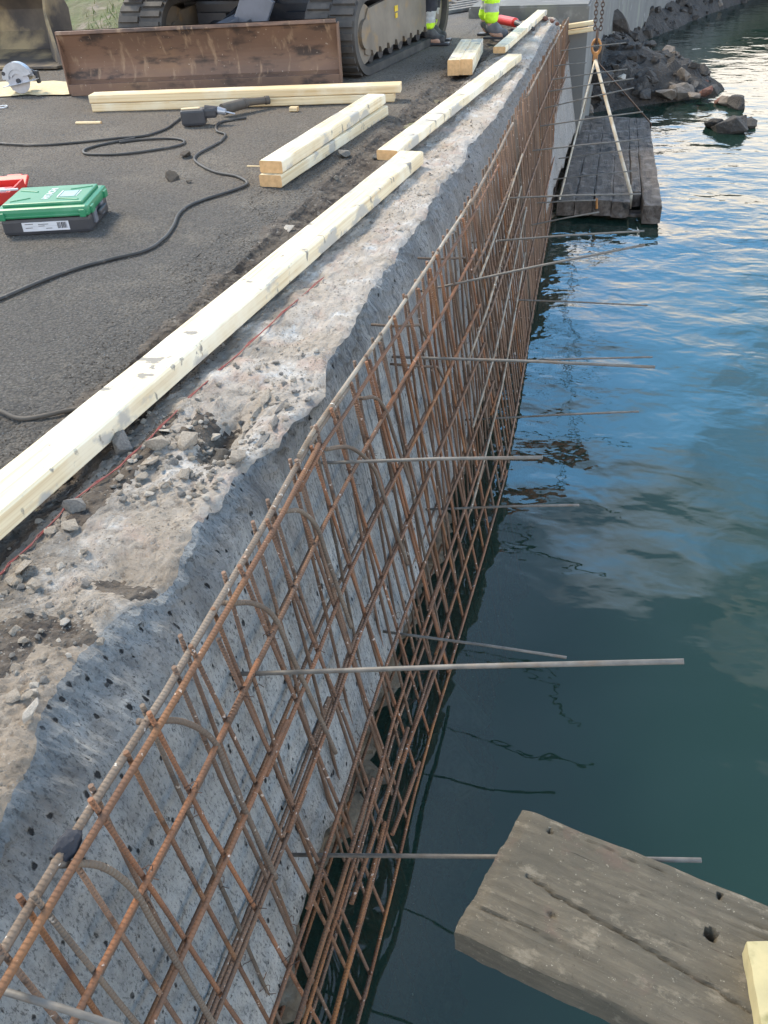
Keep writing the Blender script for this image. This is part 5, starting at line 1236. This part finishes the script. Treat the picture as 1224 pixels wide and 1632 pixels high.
bm = bmesh.new(); cyl(bm, b_+d_*.08, b_+d_*.45+Vector((0,0,-.01)), .030, .022, 12); cyl(bm, b_+d_*.45, b_+d_*.9+Vector((.05,-.04,-.03)), .012, .02, 10); o = obj('nozzle', bm, 'black_plastic', ex); o.matrix_parent_inverse = XI

# ------------------------------------------------------------------ timber piles at the far edge of the asphalt
for k in range(5):
    a_, b_ = at(700+8*k, 24-5*k), at(800+8*k, 8-5*k)
    lay_board(a_, b_, .10, .04, 'grey weathered board lying in the far pile, %s from the front' % ['first','second','third','fourth','fifth'][k], 0, ('chip_dark','chip_dark'), 'boards in the far pile', 40+k)
for k in range(3):
    a_ = at(690,16)+Vector((-.3,0,0)); lay_board(a_+Vector((0,.02*k,0)), a_+Vector((.32,.9,0)), .10, .05, 'brown board in the stack beside the excavator track, %s' % ['bottom one','middle one','top one'][k], .052*k, ('end_grain','end_grain'), 'board stack beside the track', 50+k)
for k, (u, v, s) in enumerate([(868,30,.09),(880,33,.07),(888,38,.06),(845,38,.08),(858,33,.05)]):
    p = at(u, v, .03); stone('rubble_lump', p, s, 'rock_red' if k < 3 else 'clod', ['reddish lump beside the far timber, left one','reddish lump beside the far timber, middle one','reddish lump beside the far timber, right one','dark lump at the nozzle of the red cylinder','small dark lump beside the far timber'][k], 'lump', seed=k)

# ------------------------------------------------------------------ workers (only their lower legs are inside the photo)
def skin_mesh(name, verts, edges, radii, root_i=0, sub=2):
    me_ = bpy.data.meshes.new(name); me_.from_pydata(verts, edges, []); o_ = bpy.data.objects.new(name, me_); C.objects.link(o_)
    sk_ = o_.modifiers.new('skin', 'SKIN'); sk_.use_smooth_shade = True
    for i, v in enumerate(me_.skin_vertices[0].data): r = radii[i]; v.radius = (r, r) if not isinstance(r, tuple) else r; v.use_root = (i == root_i)
    ss_ = o_.modifiers.new('sub', 'SUBSURF'); ss_.levels = sub; ss_.render_levels = sub
    bpy.context.view_layer.update()
    m2 = bpy.data.meshes.new_from_object(o_.evaluated_get(bpy.context.evaluated_depsgraph_get())); bpy.data.objects.remove(o_); m2.name = name
    for p in m2.polygons: p.use_smooth = True
    return m2
def person(loc, rz_, label, zones, footL, footR, shoe):
    """local frame: +x forward, z up; feet positions (x, y) in that frame"""
    root_ = empty('person', loc, rz_); tag(root_, label, 'person')
    fl, fr_ = footL, footR; hip = .90
    def leg(f, s): k = ((f[0]+0)*.5+.05, (f[1]*.6+s*.09*.4), .50); return [(0, s*.095, .88), k, (f[0]-.02, f[1], .10)]
    V = [(0,0,.95),(0,0,1.12),(0,0,1.32),(0,0,1.45),(.01,0,1.53),(.02,0,1.60),(.02,0,1.70)]; Rr = [(.15,.12),(.14,.11),(.16,.11),(.10,.08),(.055,.055),(.085,.075),(.09,.075)]; E_ = [(0,1),(1,2),(2,3),(3,4),(4,5),(5,6)]
    for s in (1, -1):
        b_ = len(V); a_, k_, f_ = leg(fl if s > 0 else fr_, s)
        V += [a_, k_, f_, (f_[0]+.02, f_[1], .05), (f_[0]+.16, f_[1]+s*.02, .035)]; Rr += [.095,.062,.045,.04,.035]; E_ += [(0,b_),(b_,b_+1),(b_+1,b_+2),(b_+2,b_+3),(b_+3,b_+4)]
        b_ = len(V); V += [(0,s*.19,1.42),(.03,s*.25,1.14),(.16,s*.22,.92),(.22,s*.20,.86)]; Rr += [.062,.048,.034,.03]; E_ += [(3,b_),(b_,b_+1),(b_+1,b_+2),(b_+2,b_+3)]
        h = b_+3; hx, hy, hz_ = V[h]
        for k, (dx_, dz_) in enumerate(((.02,-.105),(.0,-.11),(-.02,-.105),(-.035,-.09))):
            c_ = len(V); V += [(hx+.05+dx_, hy+s*.005, hz_-.04), (hx+.045+dx_, hy-s*.02, hz_+dz_)]; Rr += [.010,.008]; E_ += [(h,c_),(c_,c_+1)]
        c_ = len(V); V += [(hx+.02, hy-s*.035, hz_-.03), (hx+.035, hy-s*.045, hz_-.065)]; Rr += [.011,.009]; E_ += [(h,c_),(c_,c_+1)]
    me_ = skin_mesh('body', V, E_, Rr); bo = link('body', me_, 'skin', root_)
    # face: nose, eyes, ears as small shapes on the head
    bm = bmesh.new()
    bmesh.ops.create_uvsphere(bm, u_segments=10, v_segments=8, radius=.014, matrix=Matrix.Translation((.108,0,1.625)) @ Matrix.Diagonal((1,.8,1.5,1)))
    for s in (1,-1): bmesh.ops.create_uvsphere(bm, u_segments=10, v_segments=8, radius=.018, matrix=Matrix.Translation((.01,s*.082,1.635)) @ Matrix.Diagonal((.8,.4,1.5,1)))
    obj('nose_and_ears', bm, 'skin', bo, True)
    bm = bmesh.new()
    for s in (1,-1): bmesh.ops.create_uvsphere(bm, u_segments=8, v_segments=6, radius=.010, matrix=Matrix.Translation((.096,s*.032,1.65)))
    box(bm, (.100,0,1.583), (.008,.045,.008), bev=.003); obj('eyes_and_mouth', bm, 'ink', bo)
    bm = bmesh.new(); bmesh.ops.create_uvsphere(bm, u_segments=24, v_segments=14, radius=.125, matrix=Matrix.Translation((.015,0,1.70)) @ Matrix.Diagonal((1.1,.95,.85,1)))
    bmesh.ops.delete(bm, geom=[v for v in bm.verts if v.co.z < 1.685], context='VERTS'); box(bm, (.13,0,1.70), (.09,.16,.012), bev=.005); obj('helmet', bm, 'helmet', root_, True)
    # trousers
    V = [(0,0,1.02),(0,0,.92)]; Rr = [(.165,.135),(.165,.135)]; E_ = [(0,1)]
    for s in (1, -1):
        b_ = len(V); a_, k_, f_ = leg(fl if s > 0 else fr_, s); mid_ = tuple((k_[i]+f_[i])/2 for i in range(3))
        V += [a_, k_, mid_, (f_[0], f_[1], .13)]; Rr += [.112,.088,.080,.078]; E_ += [(1,b_),(b_,b_+1),(b_+1,b_+2),(b_+2,b_+3)]
    me_ = skin_mesh('trousers', V, E_, Rr, sub=4); tr_ = link('trousers', me_, [z_[2] for z_ in zones], root_)
    for v in me_.vertices: v.co += v.normal*.006*fbm(v.co.x*14, v.co.y*14, v.co.z*22)
    for p in me_.polygons:
        for i, (z0, z1, m_) in enumerate(zones):
            if z0 <= p.center.z < z1: p.material_index = i
    V = [(0,0,.98),(0,0,1.15),(0,0,1.33),(0,0,1.44)]; Rr = [(.185,.15),(.17,.14),(.185,.14),(.12,.10)]; E_ = [(0,1),(1,2),(2,3)]
    for s in (1, -1): b_ = len(V); V += [(0,s*.20,1.41),(.03,s*.26,1.14),(.14,s*.235,.95)]; Rr += [.08,.066,.052]; E_ += [(3,b_),(b_,b_+1),(b_+1,b_+2)]
    link('jacket', skin_mesh('jacket', V, E_, Rr), 'hivis_y', root_)
    for s, f_ in ((1, fl), (-1, fr_)):
        me_ = skin_mesh('shoe', [(f_[0]-.045,f_[1],.06),(f_[0]+.0,f_[1],.10),(f_[0]-.0,f_[1],.17),(f_[0]+.08,f_[1],.055),(f_[0]+.17,f_[1],.045)], [(0,1),(1,2),(1,3),(3,4)], [(.048,.052),.055,.055,(.045,.048),(.038,.046)], 1)
        for v in me_.vertices: v.co.z = max(v.co.z, .004)
        b_ = link('shoe', me_, shoe, root_)
        bm = bmesh.new(); box(bm, (f_[0]+.065, f_[1], .012), (.30,.095,.024), bev=.010); obj('sole', bm, 'black_plastic', b_)
    return root_
pA, pB = at(766,62), at(795,58); pc = (pA+pB)/2
hi = [(-1,.115,'reflective'),(.115,.245,'hivis_y'),(.245,.32,'reflective'),(.32,.42,'hivis_y'),(.42,.52,'reflective'),(.52,.60,'hivis_y'),(.60,1.3,'hivis_y')]
person((pc.x-.04, pc.y+.02, 0), R(-12), 'worker in yellow trousers with grey reflective bands and grey boots, beyond the timbers', hi, (-.06,.14), (.10,-.09), 'boot')
pS = at(694,72)
hi2 = [(-1,.20,'hivis_y'),(.20,.30,'reflective'),(.30,1.3,'work_dark')]
person((pS.x-.10, pS.y+.12, 0), R(-5), 'worker half hidden behind the excavator track, one dark shoe showing', hi2, (-.02,.16), (.04,-.10), 'shoe_dark')
q = random.Random(14)
def weed(p, n_, h, label):
    bm = bmesh.new()
    for _ in range(n_):
        a = q.uniform(0,6.28); l = q.uniform(.5,1)*h; d = Vector((math.cos(a),math.sin(a),0)); c = p+d*l*.5+Vector((0,0,l*.8)); s_ = Vector((-d.y,d.x,0))*.012
        vs_ = [bm.verts.new(x) for x in (p, c-s_, p+d*l+Vector((0,0,l*.6)), c+s_)]; bm.faces.new(vs_)
    return tag(obj('weed', bm, 'leaf'), label, 'weed')
